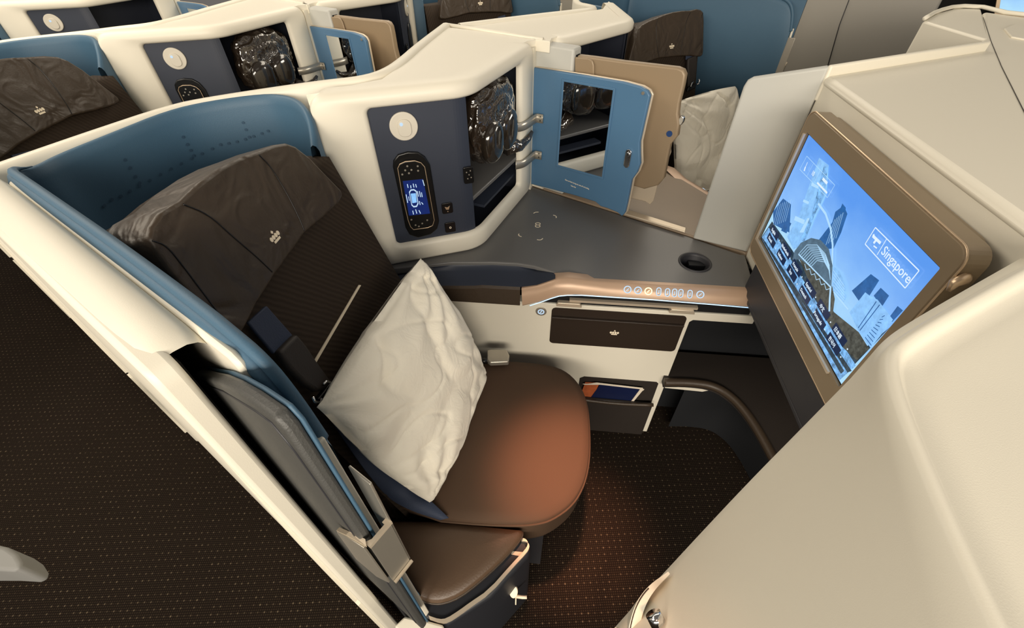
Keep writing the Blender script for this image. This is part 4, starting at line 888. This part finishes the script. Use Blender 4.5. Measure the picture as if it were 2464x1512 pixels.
# ------------------------------------------------------------------ repeats: rows behind and the mirrored half of the pair
row_copy(shell, 1, 'white seat shell with blue lining one row behind the nearest', group='suite shells')
row_copy(cabinet, 1, 'white storage cabinet one row behind, its blue door ajar', group='storage cabinets')
row_copy(hset, 1, 'wrapped black headset in the cabinet one row behind', group='wrapped headsets')
row_copy(hs, 1, 'black handset half hidden by the white rim, one row behind', group='handsets')
row_copy(seat, 1, 'brown seat one row behind, only its crowned headrest showing at the left edge', group='airline seats')
row_copy(cd_, 1, 'bronze privacy divider one row behind the nearest', group='privacy dividers')
row_copy(shell, 2, 'white seat shell two rows behind, at the upper left corner', group='suite shells')
row_copy(cabinet, 2, 'white storage cabinet two rows behind at the top edge', group='storage cabinets')
row_copy(shell, 0, 'blue lined shell of the neighbouring seat across the divider', True, da=-.04, group='suite shells')
row_copy(cabinet, 0, 'white cabinet of the neighbouring seat across the divider', True, da=-.04, group='storage cabinets')
ns = row_copy(seat, 0, 'brown seat of the neighbour across the divider with its crown headrest', True, da=.02, group='airline seats')
for c_ in children(ns):
    if c_.name.startswith('headrest'): c_.location += V((.02, 0, -.07))
nc_ = row_copy(con, 0, 'glare-lightened console of the neighbouring seat with copper edge, across the divider', True, group='side consoles')
for c_ in children(nc_):
    if c_.name.startswith('tabletop'): c_.data = c_.data.copy(); c_.data.materials.clear(); c_.data.materials.append(mat('glare_tabletop', (150, 132, 112), .4))  # taupe puts the grazing glare into the tabletop colour
row_copy(sd, 0, 'blue edged sliding door of the neighbouring suite at its far aisle', True, group='sliding doors')
row_copy(pl_, 0, 'white pillow on the neighbouring seat beyond the bronze divider', True, da=-.12, group='pillows')
row_copy(cabinet, 1, 'white cabinet of the seat diagonally behind, at the top edge', True, group='storage cabinets')
row_copy(shell, 1, 'blue lined shell of the seat diagonally behind, at the top edge', True, group='suite shells')
row_copy(seat, 1, 'brown seat diagonally behind, its headrest cut by the top edge', True, group='airline seats')
for o, g in ((shell, 'suite shells'), (cabinet, 'storage cabinets'), (hset, 'wrapped headsets'), (hs, 'handsets'), (seat, 'airline seats'), (con, 'side consoles'), (pl_, 'pillows'), (cd_, 'privacy dividers'), (sd, 'sliding doors')): o['group'] = g
link('stitch_holes', mesh('stitch_holes', *HOLES), mat('dark_blue_stitch', (50, 78, 102), .7), shell)['kind'] = 'stuff'

# ------------------------------------------------------------------ far side of the cabin
wsh = thing('window_suite_shell', 'plain white outer shell, greyed for shade, of the window seats across the far aisle', 'seat shell', AB(1.2, 3.0))
e0 = Bp(2258, 10, 3.0); ea = e0.dot(AX)
prism('outer_panel', [AB(4.5, 3.0, 0), AB(ea, 3.0, 0), AB(ea - .02, 3.0, .6), AB(ea, 3.0, 1.34), AB(ea + .06, 3.0, 1.40), AB(4.5, 3.0, 1.40)], BX * .06, mat('shaded_outer_shell', (158, 154, 146), .5), wsh, bevel=.01)  # white panel darkened to grey for the shade beyond the far aisle
tube('panel_seam', [Bp(2043, 0, 2.998), Bp(2020, 60, 2.998), Bp(1990, 165, 2.998)], .002, DGREY, wsh, n=5)
fmn = thing('far_monitor', 'lit blue monitor of a window seat at the upper right corner', 'monitor', AB(-.9, 3.2))
FF = Fr(AB(0, 3.05, 0), -AX, (0, 0, 1))
fq = [FF.px(*q) for q in ((2415, -60), (2412, 4), (2398, 30), (2640, 60), (2640, -60))]
fplate('monitor_frame', FF, [FF.px(*q) for q in ((2412, -80), (2392, 40), (2660, 70), (2660, -80))], -.03, 0, GOLD, fmn)
fplate('monitor_screen', FF, [FF.px(*q) for q in ((2420, -80), (2404, 26), (2650, 60), (2650, -80))], 0, .002, SKY, fmn)
drk = thing('dark_seat_back', 'black back of a window seat behind the grey shell at the upper right', 'seat', AB(-.6, 3.3))
prism('seat_shell', [AB(ea + .2, 3.25, 0), AB(-3.0, 3.25, 0), AB(-3.0, 3.25, 1.5), AB(ea + .2, 3.25, 1.5)], BX * .06, VOID, drk, bevel=.01)
struct(prism('wall_right', [AB(6, 4.0, 0), AB(-5, 4.0, 0), AB(-5, 4.0, 2.3), AB(6, 4.0, 2.3)], BX * .05, GREYW))
# mirrored corner of the forward shell
cp_ = [Zp(*q, 1.172) for q in ((2222, 50), (2252, 32), (2300, 19), (2362, 22), (2382, 97))]
prism('far_corner_deck', cp_, (0, 0, -.9), WHITE, fs_, bevel=.006)
tube('far_corner_rim', [p + V((0, 0, .006)) for p in smooth_path(cp_[:4], 1)] + [Zp(2420, 30, 1.178), Zp(2560, 45, 1.178)], .006, WHITE, fs_)
kq = Zp(2277, 104, 1.08); tube('far_stud', [kq, kq + V((-.02, -.02, .012))], .014, STEEL, fs_, n=12)
# footwell lining, its shade put into the near-black colour
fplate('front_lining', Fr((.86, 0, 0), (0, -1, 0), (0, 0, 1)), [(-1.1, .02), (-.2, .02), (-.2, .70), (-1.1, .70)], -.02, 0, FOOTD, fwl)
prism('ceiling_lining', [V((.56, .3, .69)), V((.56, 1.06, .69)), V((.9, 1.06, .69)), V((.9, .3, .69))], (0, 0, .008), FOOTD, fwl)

ar2 = thing('aisle_seat_armrest', 'grey rounded armrest end of a seat across the aisle at the left edge', 'side unit', (-1.25, .1, .5))  # armrest end of a seat across the aisle
q_ = [Zp(*p, .62) for p in ((-90, 1300), (-20, 1308), (15, 1316), (38, 1332), (50, 1352), (46, 1368), (28, 1375), (-20, 1372), (-90, 1372))]
q_ = [q_[0] + V((-.9, -.1, 0))] + q_ + [q_[-1] + V((-.9, -.1, 0))]
prism('rounded_end', q_, (0, 0, -.07), mat('dim_grey_plastic', (128, 128, 126), .6), ar2, bevel=.006)
prism('support_post', [q_[0] + V((0, 0, -.07)), q_[0] + V((.10, 0, -.07)), q_[-1] + V((.10, 0, -.07)), q_[-1] + V((0, 0, -.07))], (0, 0, -.55), VOID, ar2)
prism('shadow_gap_box', [V((.520, .335, .80)), V((.552, .335, .80)), V((.552, .50, .80)), V((.520, .50, .80))], (0, 0, .275), DGREY, mon, bevel=.008)  # dark box standing in for the shadow gap between monitor wall and shell
